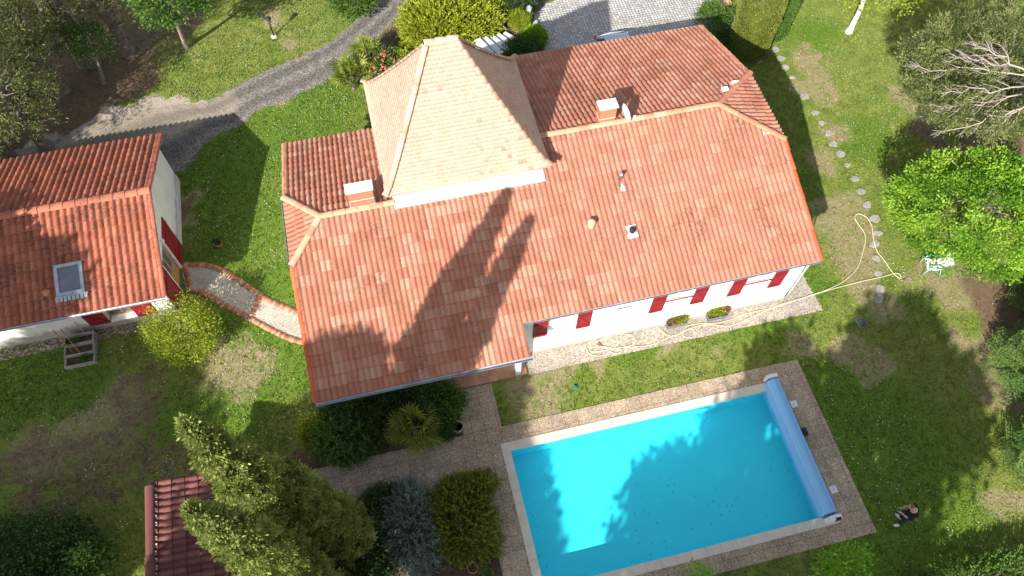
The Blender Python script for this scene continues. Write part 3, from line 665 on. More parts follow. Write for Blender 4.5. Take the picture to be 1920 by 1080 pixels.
# ------------------------------------------------------------------ roofs
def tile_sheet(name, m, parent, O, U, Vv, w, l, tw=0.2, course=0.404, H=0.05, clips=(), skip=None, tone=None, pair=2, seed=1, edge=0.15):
    O, U, Vv = Vector(O), Vector(U).normalized(), Vector(Vv).normalized(); N = U.cross(Vv)
    rr = random.Random(seed); nc, nr = math.ceil(w / tw), math.ceil(l / course)
    prof = [(0.0, 0.0), (0.10, 0.05), (0.22, 0.62), (0.40, 0.95), (0.58, 0.98), (0.76, 0.62), (0.88, 0.05), (1.0, 0.0)]
    K = len(prof); V, Fq, tn = [], [], []
    O_, U_, V_, N_ = (np.array(a) for a in (O, U, Vv, N))
    for j in range(nr):
        off = rr.randrange(pair)
        row = {}
        for i in range(nc):
            uc, vc = (i + 0.5) * tw, (j + 0.5) * course
            c = O_ + U_ * uc + V_ * vc
            if skip and skip(c[0], c[1]): continue
            g = (i + off) // pair
            if g not in row: row[g] = (rr.random() if tone is None else tone(c[0], c[1], rr))
            tv = min(1, max(0, row[g] + rr.uniform(-0.11, 0.11)))
            jz, jt = rr.uniform(-0.004, 0.006), rr.uniform(-0.006, 0.006)
            v0, v1 = j * course - 0.015 + rr.uniform(-0.008, 0.008), min((j + 1) * course + 0.03, l)
            b = len(V)
            for vv, lift, hs in ((v0, 0.0, 0.55), (v0, 0.042 + jz, 1.0), (v1, 0.002 + jz, 0.94)):
                for a, h in prof:
                    V.append(O_ + U_ * (i * tw + a * tw + (jt if vv == v0 else 0)) + V_ * vv + N_ * (lift + h * H * hs))
            # lip uses its own vertices so the arch shades smoothly
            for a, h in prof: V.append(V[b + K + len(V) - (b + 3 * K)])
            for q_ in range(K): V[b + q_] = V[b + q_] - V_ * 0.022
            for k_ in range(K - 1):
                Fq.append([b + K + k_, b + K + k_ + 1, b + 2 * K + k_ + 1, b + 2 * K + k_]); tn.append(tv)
                Fq.append([b + k_, b + k_ + 1, b + 3 * K + k_ + 1, b + 3 * K + k_]); tn.append(edge * tv)  # lip darkened in tone, drawing the shadow line under each course
    o = np_mesh(name, np.array(V), np.array(Fq), m, parent, tone=tn, smooth=True)
    if clips:
        bm = bmesh.new(); bm.from_mesh(o.data)
        for p, nrm in clips: bmesh.ops.bisect_plane(bm, geom=bm.verts[:] + bm.edges[:] + bm.faces[:], plane_co=p, plane_no=nrm, clear_outer=True)
        bm.to_mesh(o.data); bm.free()
    return o
def ridge_caps(name, m, parent, A, B, r=0.125, l=0.42, seed=1, dz=0.02, tones=(0.2, 0.9)):
    A, B = Vector(A), Vector(B); d = (B - A); L = d.length; d.normalize()
    s = d.cross(Vector((0, 0, 1))).normalized(); u = s.cross(d).normalized(); rr = random.Random(seed)
    V, Fq, tn = [], [], []; n = max(1, round(L / l)); l = L / n; K = 9
    for i in range(n):
        tv = rr.uniform(*tones); b = len(V); wob = rr.uniform(-0.008, 0.008)
        for t_, rad, up in ((i * l - 0.02, r * 1.06, 0.012), (i * l - 0.02, r * 1.06, 0.012), ((i + 1) * l + 0.02, r * 0.93, 0.0)):
            for k_ in range(K):
                a = PI * k_ / (K - 1); V.append(A + d * t_ + s * (math.cos(a) * rad + wob) + u * (math.sin(a) * rad * 0.62 + up + dz - 0.02))
        for k_ in range(K):
            a = PI * k_ / (K - 1); V.append(A + d * (i * l - 0.02) + s * (math.cos(a) * r * 0.8) + u * (math.sin(a) * r * 0.42 + dz - 0.02))
        for k_ in range(K - 1):
            Fq.append([b + K + k_, b + K + k_ + 1, b + 2 * K + k_ + 1, b + 2 * K + k_]); tn.append(tv)
            Fq.append([b + k_, b + k_ + 1, b + 3 * K + k_ + 1, b + 3 * K + k_]); tn.append(tv)
    o = np_mesh(name, np.array(V), np.array(Fq), m, parent, tone=tn, smooth=True)
    bm = bmesh.new(); bm.from_mesh(o.data); bmesh.ops.recalc_face_normals(bm, faces=bm.faces); bm.to_mesh(o.data); bm.free()
    return o
def gutter(name, A, B, m, parent, r=0.065):
    A, B = Vector(A), Vector(B); d = (B - A).normalized(); s = d.cross(Vector((0, 0, 1))).normalized()
    bm = bmesh.new(); K = 9; prof = [(math.cos(PI + PI * k_ / (K - 1)) * r, math.sin(PI + PI * k_ / (K - 1)) * r) for k_ in range(K)]
    prof += [(x * 0.86, z * 0.86 + 0.002) for x, z in prof[::-1]]
    ra = [bm.verts.new(A + s * x + Vector((0, 0, z))) for x, z in prof]; rb = [bm.verts.new(B + s * x + Vector((0, 0, z))) for x, z in prof]
    n = len(prof)
    for i in range(n): bm.faces.new((ra[i], ra[(i + 1) % n], rb[(i + 1) % n], rb[i]))
    for rg_ in (ra, rb):
        for i in range(K - 1): bm.faces.new((rg_[i], rg_[i + 1], rg_[n - 2 - i], rg_[n - 1 - i]))
    bmesh.ops.recalc_face_normals(bm, faces=bm.faces)
    return bm_obj(name, bm, m, parent)
def vplane(A, B, hint):
    """vertical plane through A, B with the outward normal on the side of hint"""
    A, B, h = Vector((A[0], A[1], 0)), Vector((B[0], B[1], 0)), Vector((hint[0], hint[1], 0))
    n = Vector((-(B - A).y, (B - A).x, 0)).normalized()
    if n.dot(h - A) < 0: n = -n
    return (A, n)
def shutter(parent, w, h, M4, diag=1):
    """plank shutter in local x (width), z (height), facing -y; braces on the face"""
    o = box_obj('shutter', 0, w, 0, 0.035, 0, h, M['shutter'], parent, 0.004)
    bm = bmesh.new()
    for zc in (0.16 * h, 0.84 * h): box(bm, 0.015, w - 0.015, -0.022, 0.0, zc - 0.045, zc + 0.045)
    L = math.hypot(w - 0.1, h * 0.6); ang = math.atan2(h * 0.6, (w - 0.1) * diag)
    box(bm, -L / 2, L / 2, -0.018, 0.002, -0.035, 0.035, Matrix.Translation((w / 2, 0, h / 2)) @ Matrix.Rotation(-ang, 4, 'Y'))
    br_ = bm_obj('brace', bm, M['shutter'], o)
    for zc in (0.16 * h, 0.84 * h): box_obj('hinge', 0.0, w * 0.55, -0.03, -0.022, zc - 0.012, zc + 0.012, M['iron'], o)
    o.matrix_local = M4
    return o

SL = 0.33; SC = 1 / math.sqrt(1 + SL * SL); SS = SL * SC
def zf(y): return 3.4 + SL * (y - 11.43)
YV, YE, YRW, YRE, YBW, YBE = 10.28, 11.43, 16.4, 17.83, 21.5, 24.1
XW, XE, XV = -4.08, 15.0, 3.5
ZRW, ZRE = zf(YRW), zf(YRE)
house = thing('main_house', 'long white house under a mottled terracotta tiled roof with a square tower', 'house', (5.4, 16.5, 0))
def hp(o): return rel(o, house)
EA, EF, EB = (12.77, YRE, ZRE), (XE, 16.04, zf(16.04)), (XE, 2 * YRE - 16.04, zf(16.04))
WA, WF, WB = (-2.81, YRW, ZRW), (XW, 14.9, zf(14.9)), (XW, 2 * YRW - 14.9, zf(14.9))
def mosaic(x, y, rr):
    t = rr.random()
    pale = 0.22 + 0.34 * noise2(np.array([x]), np.array([y]), 90, 0.35)[0]
    if x < 5 and y < 17: pale += 0.05
    pale -= 0.04
    v = rr.uniform(0.60, 1.0) if t < pale else rr.uniform(0.02, 0.62)
    k_ = 0.85 - 0.40 * min(1.0, max(0.0, (x - 3) / 5))                  # the east end was laid from one batch and varies less
    return 0.52 + (v - 0.52) * k_
roof_parts = []
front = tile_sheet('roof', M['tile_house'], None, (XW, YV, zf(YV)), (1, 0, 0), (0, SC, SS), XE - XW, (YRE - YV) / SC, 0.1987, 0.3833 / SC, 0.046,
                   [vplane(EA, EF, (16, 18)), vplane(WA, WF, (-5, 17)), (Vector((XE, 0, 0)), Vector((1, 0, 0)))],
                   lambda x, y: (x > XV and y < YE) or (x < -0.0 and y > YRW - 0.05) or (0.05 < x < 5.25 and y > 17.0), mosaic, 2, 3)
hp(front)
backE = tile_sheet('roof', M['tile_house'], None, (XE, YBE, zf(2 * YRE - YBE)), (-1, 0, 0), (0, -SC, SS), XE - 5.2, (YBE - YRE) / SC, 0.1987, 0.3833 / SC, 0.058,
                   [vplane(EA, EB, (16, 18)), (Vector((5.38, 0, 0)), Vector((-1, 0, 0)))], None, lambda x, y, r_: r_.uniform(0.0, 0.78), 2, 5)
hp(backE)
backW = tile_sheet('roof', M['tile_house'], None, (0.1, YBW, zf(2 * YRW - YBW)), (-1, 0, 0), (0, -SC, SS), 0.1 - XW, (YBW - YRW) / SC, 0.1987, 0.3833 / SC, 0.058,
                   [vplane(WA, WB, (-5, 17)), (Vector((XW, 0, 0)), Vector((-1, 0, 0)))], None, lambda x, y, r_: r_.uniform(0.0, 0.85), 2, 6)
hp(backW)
def hip_sheet(A, Fc, Bc, sx, seed):
    run_ = abs(A[0] - Fc[0]); rise = A[2] - Fc[2]; L = math.hypot(run_, rise)
    y0, y1 = min(Fc[1], Bc[1]), max(Fc[1], Bc[1])
    O = (Fc[0], y0 - 0.0, Fc[2]) if sx > 0 else (Fc[0], y1, Fc[2])
    return hp(tile_sheet('hip_roof', M['tile_house'], None, O, (0, sx, 0), (-sx * run_ / L, 0, rise / L), y1 - y0, L, 0.1987, 0.38, 0.052,
                         [vplane(A, Fc, (Fc[0], Fc[1] - 3)), vplane(A, Bc, (Bc[0], Bc[1] + 3))], None, lambda x, y, r_: r_.uniform(0.1, 0.8), 2, seed))
hip_sheet(EA, EF, EB, 1, 7); hip_sheet(WA, WF, WB, -1, 8)
# ridge, hip and verge tiles
up = lambda p, d=0.045: (p[0], p[1], p[2] + d)
hp(ridge_caps('ridge_tiles', M['ridge_pale'], None, up((5.45, YRE, ZRE)), up(EA), seed=1, tones=(0.35, 1.0)))
hp(ridge_caps('ridge_tiles', M['ridge_pale'], None, up((-0.15, YRW, ZRW)), up(WA), seed=2, tones=(0.35, 0.8)))
hp(ridge_caps('hip_tiles', M['ridge_pale'], None, up(EF), up(EA), seed=3, tones=(0.0, 0.3)))
hp(ridge_caps('hip_tiles', M['ridge_pale'], None, up(EB), up(EA), seed=4, tones=(0.0, 0.25)))
hp(ridge_caps('hip_tiles', M['ridge_pale'], None, up(WF), up(WA), seed=5, tones=(0.3, 0.9)))
hp(ridge_caps('hip_tiles', M['ridge_pale'], None, up(WB), up(WA), seed=6, tones=(0.3, 0.8)))
hp(ridge_caps('verge_tiles', M['verge_red'], None, (XW + 0.02, YV, zf(YV) + 0.02), (XW + 0.02, 14.85, zf(14.85) + 0.02), 0.10, 0.4, 7, tones=(0, 1)))
hp(ridge_caps('verge_tiles', M['verge_red'], None, (XE - 0.03, YE, zf(YE) + 0.02), (XE - 0.03, 16.0, zf(16.0) + 0.02), 0.10, 0.4, 8, tones=(0, 1)))
hp(ridge_caps('verge_tiles', M['ridge_pale'], None, (XE - 0.03, YBE, zf(2 * YRE - YBE) + 0.02), (XE - 0.03, EB[1], EB[2] + 0.02), 0.09, 0.4, 9, tones=(0.2, 0.8)))
hp(ridge_caps('verge_tiles', M['ridge_pale'], None, (XW + 0.03, YBW, zf(2 * YRW - YBW) + 0.02), (XW + 0.03, WB[1], WB[2] + 0.02), 0.09, 0.4, 10, tones=(0.0, 0.5)))
# white mortar patches where the tiles were cut along the hips
for (a, b_, wd) in (((14.2, 16.42), (14.55, 16.36), 0.24), ((13.3, 18.6), (13.55, 18.55), 0.2), ((13.9, 19.0), (14.2, 18.9), 0.2)):
    zz_ = (zf(a[1]) if a[1] < YRE else ZRE - 0.02 - (a[0] - 12.77) * (ZRE - EF[2]) / (XE - 12.77)) + 0.055
    hp(box_obj('mortar_patch', a[0], b_[0], b_[1], b_[1] + wd, zz_ - 0.06, zz_ + 0.01, M['white_paint']))
# roof deck under the tiles
dk = bmesh.new()
def slope_deck(bm, x0, x1, y0, z0, y1, z1, th=0.07, dz=-0.035):
    v = [bm.verts.new(p) for p in ((x0, y0, z0 + dz), (x1, y0, z0 + dz), (x1, y1, z1 + dz), (x0, y1, z1 + dz), (x0, y0, z0 + dz - th), (x1, y0, z0 + dz - th), (x1, y1, z1 + dz - th), (x0, y1, z1 + dz - th))]
    for f in ((0, 1, 2, 3), (7, 6, 5, 4), (0, 4, 5, 1), (1, 5, 6, 2), (2, 6, 7, 3), (3, 7, 4, 0)): bm.faces.new([v[i] for i in f])
slope_deck(dk, XW + 0.03, XV - 0.02, YV + 0.02, zf(YV + 0.02), YE, zf(YE))
slope_deck(dk, XW + 0.03, XE - 0.03, YE + 0.003, zf(YE), 14.8, zf(14.8))
slope_deck(dk, -2.4, 12.7, 14.803, zf(14.803), YRW - 0.05, zf(YRW - 0.05))
slope_deck(dk, 5.3, 12.6, YRW - 0.047, zf(YRW - 0.047), YRE - 0.02, zf(YRE - 0.02))
slope_deck(dk, 5.42, XE - 0.03, YRE * 2 - 16.1, zf(16.1), YBE - 0.02, zf(2 * YRE - YBE + 0.02))
slope_deck(dk, 5.42, 12.6, YRE + 0.02, zf(YRE - 0.02), YRE * 2 - 16.103, zf(16.103))
slope_deck(dk, XW + 0.03, 0.05, YRW * 2 - 14.9, zf(14.9), YBW - 0.02, zf(2 * YRW - YBW + 0.02))
slope_deck(dk, -2.7, 0.05, YRW + 0.02, zf(YRW - 0.02), YRW * 2 - 14.903, zf(14.903))
for A, Fc, Bc in ((EA, EF, EB), (WA, WF, WB)):
    vs = [dk.verts.new((p[0], p[1], p[2] - 0.03)) for p in (A, Fc, Bc)]; ws = [dk.verts.new((p[0], p[1], p[2] - 0.12)) for p in (A, Fc, Bc)]
    dk.faces.new(vs); dk.faces.new(ws[::-1])
    for i in range(3): dk.faces.new((vs[i], ws[i], ws[(i + 1) % 3], vs[(i + 1) % 3]))
    # fill triangles between hip line and the lower deck strips
    for C_, ylim in ((Fc, 14.803 if A is WA else 16.0), (Bc, None)):
        tri = [(A[0], A[1], A[2]), C_, (A[0], C_[1], C_[2])]
        v3 = [dk.verts.new((p[0], p[1], p[2] - 0.04)) for p in tri]; dk.faces.new(v3)
v4 = [dk.verts.new((p[0], p[1], zf(p[1]) - 0.05)) for p in ((12.6, 14.803), (XE - 0.03, 14.803), (XE - 0.03, 16.04), (12.6, 16.04))]; dk.faces.new(v4)
bmesh.ops.recalc_face_normals(dk, faces=dk.faces)
hp(bm_obj('roof_deck', dk, M['deck']))
hp(gutter('gutter', (XW - 0.02, YV - 0.075, zf(YV) - 0.0), (XV + 0.03, YV - 0.075, zf(YV) - 0.03), M['zinc'], None, 0.085))
hp(gutter('gutter', (XV + 0.05, YE - 0.055, zf(YE) + 0.0), (XE - 0.02, YE - 0.055, zf(YE) - 0.02), M['zinc'], None, 0.05))
hp(gutter('gutter', (XE, YBE + 0.06, zf(2 * YRE - YBE)), (5.4, YBE + 0.06, zf(2 * YRE - YBE) - 0.02), M['zinc_pale'], None, 0.065))
hp(gutter('gutter', (XW - 0.06, WF[1], WF[2] + 0.01), (XW - 0.06, WB[1], WB[2] + 0.01), M['zinc'], None, 0.05))
# walls
hipE = ((Vector((EF[0], 0, EF[2] - 0.16))), Vector((ZRE - EF[2], 0, XE - 12.77)).normalized())
hipW = ((Vector((WF[0], 0, WF[2] - 0.16))), Vector((-(ZRW - WF[2]), 0, -2.81 - XW)).normalized())
fpl = (Vector((0, YE, zf(YE) - 0.17)), Vector((0, -SL, 1)).normalized())
wb = convex((3.8, 14.72, 11.9, 23.9, 0, 8), [fpl, (Vector((0, YRE, ZRE - 0.17)), Vector((0, SL, 1)).normalized()), hipE])
hp(bm_obj('wall', wb, M['render']))
wb = convex((-3.85, 3.8 - 0.004, 11.66, 21.3, 0, 8), [fpl, (Vector((0, YRW, ZRW - 0.17)), Vector((0, SL, 1)).normalized()), hipW])
hp(bm_obj('wall', wb, M['render']))
WINS = ((4.5, 5.63), (9.13, 10.25), (12.36, 13.5))
bm = bmesh.new(); xs = 3.8
zt = 3.22
for a, b_ in WINS:
    box(bm, xs, a, 11.66, 11.9, 0, zt); box(bm, a, b_, 11.66, 11.9, 0, 1.5); box(bm, a, b_, 11.66, 11.9, 2.78, zt); xs = b_
box(bm, xs, 14.72, 11.66, 11.9, 0, zt)
hp(bm_obj('wall', bm, M['render']))
bm = bmesh.new(); box(bm, 3.8, 14.74, 11.63, 11.66, 0, 0.16); box(bm, 14.72, 14.75, 11.66, 23.9, 0, 0.16)
hp(bm_obj('plinth', bm, M['render_old']))
for i, (a, b_) in enumerate(WINS):
    w_ = rel(box_obj('window', a, b_, 11.745, 11.80, 1.5, 2.34, M['white_paint'], None), house)
    fb = bmesh.new()
    mid_ = (a + b_) / 2
    for x0, x1, z0, z1 in ((a, a + 0.07, 2.34, 2.78), (b_ - 0.07, b_, 2.34, 2.78), (mid_ - 0.08, mid_ + 0.08, 2.34, 2.78), (a + 0.07, mid_ - 0.08, 2.70, 2.78), (mid_ + 0.08, b_ - 0.07, 2.70, 2.78), (a + 0.07, mid_ - 0.08, 2.34, 2.40), (mid_ + 0.08, b_ - 0.07, 2.34, 2.40)):
        box(fb, x0, x1, 11.742, 11.80, z0, z1)
    f_ = bm_obj('frame', fb, M['white_paint']); f_.parent = w_
    for x0, x1 in ((a + 0.07, mid_ - 0.08), (mid_ + 0.08, b_ - 0.07)):
        p_ = box_obj('pane', x0, x1, 11.77, 11.79, 2.40, 2.70, M['glass']); p_.parent = w_
    rel(tube_obj('window_bar', [(a - 0.02, 11.64, 2.16), (b_ + 0.02, 11.64, 2.16)], 0.028 if i else 0.012, M['shutter'] if i else M['iron']), house)
    rel(box_obj('sill', a - 0.04, b_ + 0.04, 11.60, 11.66, 1.45, 1.5, M['render']), house)
    for xs_, dg in ((a - 0.56, 1), (b_ + 0.01, -1)):
        rel(shutter(None, 0.55, 1.24, Matrix.Translation((xs_, 11.615, 1.47)), dg), house)
# iron wall ornament between the shutters
bm = bmesh.new()
tube(bm, [(7.2, 11.635, 2.42), (7.72, 11.635, 2.42)], 0.012, 5)
for q_ in range(5):
    x_ = 7.24 + q_ * 0.11; tube(bm, [(x_, 11.635, 2.5), (x_, 11.63, 2.2), (x_ + 0.02, 11.57, 2.14), (x_ + 0.03, 11.56, 2.2)], 0.010, 5)
rel(bm_obj('wall_hooks', bm, M['iron']), house)
# east downpipe, veranda posts
rel(tube_obj('downpipe', [(14.68, YE - 0.05, 3.33), (14.72, 11.58, 3.1), (14.78, 11.6, 2.9), (14.78, 11.6, 0.1)], 0.04, M['zinc_pale']), house)
rel(box_obj('post', 3.12, 3.32, 10.86, 11.06, 0.10, zf(10.96) - 0.11, M['white_paint'], None, 0.01), house)
for x_ in (-3.75, -0.35):
    p_ = rel(box_obj('post', x_ - 0.08, x_ + 0.08, 10.88, 11.04, 0.16, zf(10.96) - 0.11, M['shutter'], None, 0.01), house)
    b2 = box_obj('post_foot', x_ - 0.11, x_ + 0.11, 10.85, 11.07, 0.10, 0.16, M['white_paint'], None); b2.parent = p_
rel(box_obj('beam', XW + 0.1, XV - 0.05, 10.87, 11.05, zf(10.87) - 0.30, zf(10.87) - 0.115, M['deck']), house)
rel(box_obj('side_panel', XV - 0.10, XV + 0.30, 11.48, 11.655, 0.05, 3.2, M['render']), house)

# ------------------------------------------------------------------ tower
TX0, TX1, TY0, TY1, TZ = -0.39, 5.66, 16.29, 21.85, 5.62
RX0, RX1, RY, RZ = 1.93, 2.90, 18.97, 9.78
tower = hp(box_obj('tower_wall', -0.10, 5.40, 16.60, 21.55, 0, 5.60, M['render']))
def tch(o): o.parent = tower; return o
fr = [(0, 0.0), (0.04, 0.018), (0.10, 0.066), (0.20, 0.158), (0.35, 0.305), (0.5, 0.46), (0.7, 0.67), (0.85, 0.837), (1, 1.0)]
fx = [a for a, b_ in fr]; fz = [b_ for a, b_ in fr]
corners_e = [Vector((TX0, TY0, TZ)), Vector((TX1, TY0, TZ)), Vector((TX1, TY1, TZ)), Vector((TX0, TY1, TZ))]
corners_r = [Vector((RX0, RY, RZ)), Vector((RX1, RY, RZ)), Vector((RX1, RY, RZ)), Vector((RX0, RY, RZ))]
def hip_pt(i, s):
    """point on hip i at plan fraction s, the corners kicked up slightly at the eave"""
    e, r = corners_e[i], corners_r[i]
    z = TZ + (RZ - TZ) * np.interp(s, fx, fz) + 0.09 * max(0, 1 - s / 0.1)
    return Vector((e.x + (r.x - e.x) * s, e.y + (r.y - e.y) * s, z))
V, Fq, tn = [], [], []
ssm = np.linspace(0, 1, 400); dl = np.hypot(np.diff(ssm) * 2.8, np.diff(np.interp(ssm, fx, fz)) * (RZ - TZ)); cum = np.concatenate([[0], np.cumsum(dl)])
NR = 34; srow = np.interp(np.linspace(0, cum[-1], NR + 1), cum, ssm)
rr = random.Random(12)
for side in range(4):
    a, b_ = side, (side + 1) % 4
    nside = (corners_e[b_] - corners_e[a]).cross(Vector((0, 0, 1))).normalized()
    for j in range(NR):
        s0, s1 = srow[j], srow[j + 1]
        A0, B0, A1, B1 = hip_pt(a, s0), hip_pt(b_, s0), hip_pt(a, s1), hip_pt(b_, s1)
        nrm = (B0 - A0).cross(A1 - A0)
        if nrm.length < 1e-6: nrm = (B0 - A0).cross(B1 - B0)
        nrm.normalize()
        W0 = (B0 - A0).length; tw = 0.17
        mid_ = (A0 + B0) / 2; ud = (B0 - A0).normalized() if W0 > 0 else Vector((1, 0, 0))
        k0 = -math.ceil(W0 / 2 / tw) - 1; offs = 0.5 * tw if j % 2 else 0
        sag = 0.09 * max(0, 1 - s0 / 0.1)
        for k_ in range(k0, -k0 + 1):
            u0, u1 = k_ * tw + offs, (k_ + 1) * tw + offs
            h0 = W0 / 2; W1 = (B1 - A1).length; h1 = W1 / 2
            lo0, hi0 = max(u0, -h0), min(u1, h0)
            lo1, hi1 = max(u0, -h1), min(u1, h1)
            if hi0 - lo0 < 0.004: continue
            if hi1 < lo1: lo1 = hi1 = max(-h1, min(h1, (u0 + u1) / 2))
            g = 0.0025
            M1 = (A1 + B1) / 2
            def drop(u, h): return -sag * 1.0 * (1 - (abs(u) / max(h, 0.01)) ** 6) if sag else 0
            z0_ = Vector((0, 0, 1))
            sag1 = 0.09 * max(0, 1 - s1 / 0.1)
            def dr(u, h, sg): return -sg * (1 - min(1, abs(u) / max(h, 0.01)) ** 5)
            lift = 0.011 + rr.uniform(-0.003, 0.004)
            p = [mid_ + ud * (lo0 + g) + z0_ * dr(lo0, h0, sag) + nrm * lift, mid_ + ud * (hi0 - g) + z0_ * dr(hi0, h0, sag) + nrm * lift,
                 M1 + ud * (hi1 - g) + z0_ * dr(hi1, h1, sag1) + nrm * 0.003, M1 + ud * (lo1 + g) + z0_ * dr(lo1, h1, sag1) + nrm * 0.003]
            lip = [p[0] - nrm * (lift + 0.01), p[1] - nrm * (lift + 0.01)]
            bidx = len(V); V += [*p, *lip]
            t_ = rr.random(); t_ = 1.0 if t_ > 0.996 else (0.05 if t_ < 0.005 else 0.25 + 0.65 * t_)
            if side == 0 and rr.random() < 0.10 and (1.2 < (mid_ + ud * (u0)).x < 5.0) and s0 < 0.32 and (mid_ + ud * u0).x > 3.0: t_ = rr.uniform(0, 0.1)
            Fq += [[bidx, bidx + 1, bidx + 2, bidx + 3], [bidx + 4, bidx + 5, bidx + 1, bidx]]; tn += [t_, t_]
trf = np_mesh('tower_roof', np.array(V), np.array(Fq), M['tile_tower'], tone=tn); tch(trf); trf.matrix_parent_inverse = Matrix.Identity(4)
# closed shell just under the flat tiles
bm = bmesh.new(); prev = None
for s in np.linspace(0, 1, 18):
    ring = [bm.verts.new(hip_pt(i, s) - Vector((0, 0, 0.03 + 0.09 * max(0, 1 - s / 0.1)))) for i in range(4)]
    if prev:
        for i in range(4): bm.faces.new((prev[i], prev[(i + 1) % 4], ring[(i + 1) % 4], ring[i]))
    else: bm.faces.new(ring[::-1])
    prev = ring
tch(bm_obj('roof_shell', bm, M['tile_tower']))
def curved_caps(name, pts, r, l, seed, tones):
    """hip tiles following a bent line"""
    pts = [Vector(p) for p in pts]; d = [0]
    for a, b_ in zip(pts, pts[1:]): d.append(d[-1] + (b_ - a).length)
    def at_(t): return Vector([np.interp(t, d, [p[k_] for p in pts]) for k_ in range(3)])
    V, Fq, tn = [], [], []; n = round(d[-1] / l); l = d[-1] / n; rr = random.Random(seed); K = 8
    for i in range(n):
        A, B = at_(i * l), at_(min((i + 1) * l - 0.004, d[-1])); dd = (B - A).normalized(); s = dd.cross(Vector((0, 0, 1))).normalized(); u = s.cross(dd)
        tv = rr.uniform(*tones) if rr.random() > 0.08 else 1.0
        b0 = len(V)
        for P0, rad, upp in ((A, r * 0.7, -0.02), (A, r * 1.06, 0.022), (B, r * 0.94, 0.006)):
            for k_ in range(K): a = PI * k_ / (K - 1); V.append(P0 + s * math.cos(a) * rad + u * (math.sin(a) * rad * 0.6 + upp))
        for row in (0, 1):
            for k_ in range(K - 1): Fq.append([b0 + row * K + k_, b0 + row * K + k_ + 1, b0 + (row + 1) * K + k_ + 1, b0 + (row + 1) * K + k_]); tn.append(tv)
    o = np_mesh(name, np.array(V), np.array(Fq), M['tile_tower'], tone=tn, smooth=False)
    bm = bmesh.new(); bm.from_mesh(o.data); bmesh.ops.recalc_face_normals(bm, faces=bm.faces); bm.to_mesh(o.data); bm.free()
    return o
for i in range(4): tch(curved_caps('hip_tiles', [hip_pt(i, s) + Vector((0, 0, 0.02)) for s in np.linspace(-0.012, 0.985, 26)], 0.105, 0.34, 30 + i, (0.05, 0.8)))
tch(curved_caps('ridge_tiles', [(RX0 - 0.08, RY, RZ + 0.02), (RX1 + 0.08, RY, RZ + 0.02)], 0.13, 0.36, 41, (0.1, 0.6)))
# zinc flashing where the tower meets the front slope
bm = bmesh.new()
slope_deck(bm, -0.16, 5.46, 16.14, zf(16.14), 16.598, zf(16.598), 0.06, 0.105)
box(bm, -0.14, 5.44, 16.57, 16.598, zf(16.598) + 0.107, zf(16.598) + 0.19)
tch(bm_obj('flashing', bm, M['zinc_pale']))
tch(box_obj('flashing_step', -0.14, -0.101, 16.6, 17.0, 4.9, 5.45, M['zinc']))

# ------------------------------------------------------------------ chimneys and vents
def chimney(x0, x1, y0, y1, zb, z1, cap_z):
    c_ = hp(box_obj('chimney', -(x1 - x0) / 2, (x1 - x0) / 2, -(y1 - y0) / 2, (y1 - y0) / 2, zb, z1, M['brick'], None, 0.008))
    c_.location = ((x0 + x1) / 2, (y0 + y1) / 2, 0)
    w, d = (x1 - x0) / 2, (y1 - y0) / 2
    for sx in (-1, 1):
        for sy in (-1, 1): box_obj('cap_support', sx * (w - 0.06) - 0.05, sx * (w - 0.06) + 0.05, sy * (d - 0.06) - 0.05, sy * (d - 0.06) + 0.05, z1, cap_z - 0.055, M['brick'], c_)
    box_obj('cap', -w - 0.05, w + 0.05, -d - 0.05, d + 0.05, cap_z - 0.055, cap_z, M['cap'], c_, 0.01)
    bm = bmesh.new(); zz_ = (zb + z1) / 2 + 0.15
    box(bm, -w - 0.006, w + 0.006, -d - 0.006, d + 0.006, zz_, zz_ + 0.02)
    bm_obj('mortar_line', bm, M['white_paint'], c_)
    bm = bmesh.new(); box(bm, -w - 0.03, w + 0.03, -d - 0.03, d + 0.03, zb, zb + 0.42)
    bm_obj('chimney_flashing', bm, M['zinc_pale'], c_)
    return c_
c1 = chimney(7.98, 8.62, 17.93, 18.30, 4.95, 6.2, 6.33)
c2 = chimney(-1.68, -0.80, 16.45, 16.78, 4.75, 5.95, 6.06)
# satellite dish on the east chimney
dish = hp(bpy.data.objects.new('satellite_dish', None)); COL.objects.link(dish); dish.location = (8.95 - house.location.x, 17.95 - house.location.y, 5.85); dish.matrix_parent_inverse = Matrix.Identity(4)
d_ = lathe_obj('reflector', [(0.001, 0), (0.15, 0.015), (0.27, 0.05), (0.36, 0.10), (0.365, 0.095), (0.27, 0.04), (0.15, 0.005), (0.001, -0.01)], M['zinc_pale'], dish, 24); d_.rotation_euler = (0, R(82), R(8)); d_.scale = (1, 1, 1)
tube_obj('feed_arm', [(0.02, 0, -0.3), (0.25, -0.05, -0.34), (0.42, -0.1, -0.22)], 0.022, M['white_paint'], dish)
lathe_obj('feed_horn', [(0.03, -0.1), (0.05, -0.05), (0.05, 0.02), (0.03, 0.03)], M['white_paint'], dish, 12, (0.43, -0.1, -0.17))
tube_obj('mount', [(-0.3, 0.0, -0.32), (-0.05, 0, -0.30), (-0.04, 0, 0.0)], 0.025, M['zinc'], dish)
def on_front(x, y, d=0.05): return (x, y, zf(y) + d)
vp = hp(lathe_obj('vent_pipe', [(0.05, -0.05), (0.05, 0.28), (0.075, 0.28), (0.08, 0.34), (0.03, 0.40)], M['zinc'], None, 12, on_front(8.23, 15.68)))
vp2 = hp(box_obj('vent_flashing', 8.13, 8.33, 15.25, 15.72, zf(15.4) - 0.05, zf(15.4) + 0.075, M['zinc_pale']))
vp2.name = 'vent_flashing'
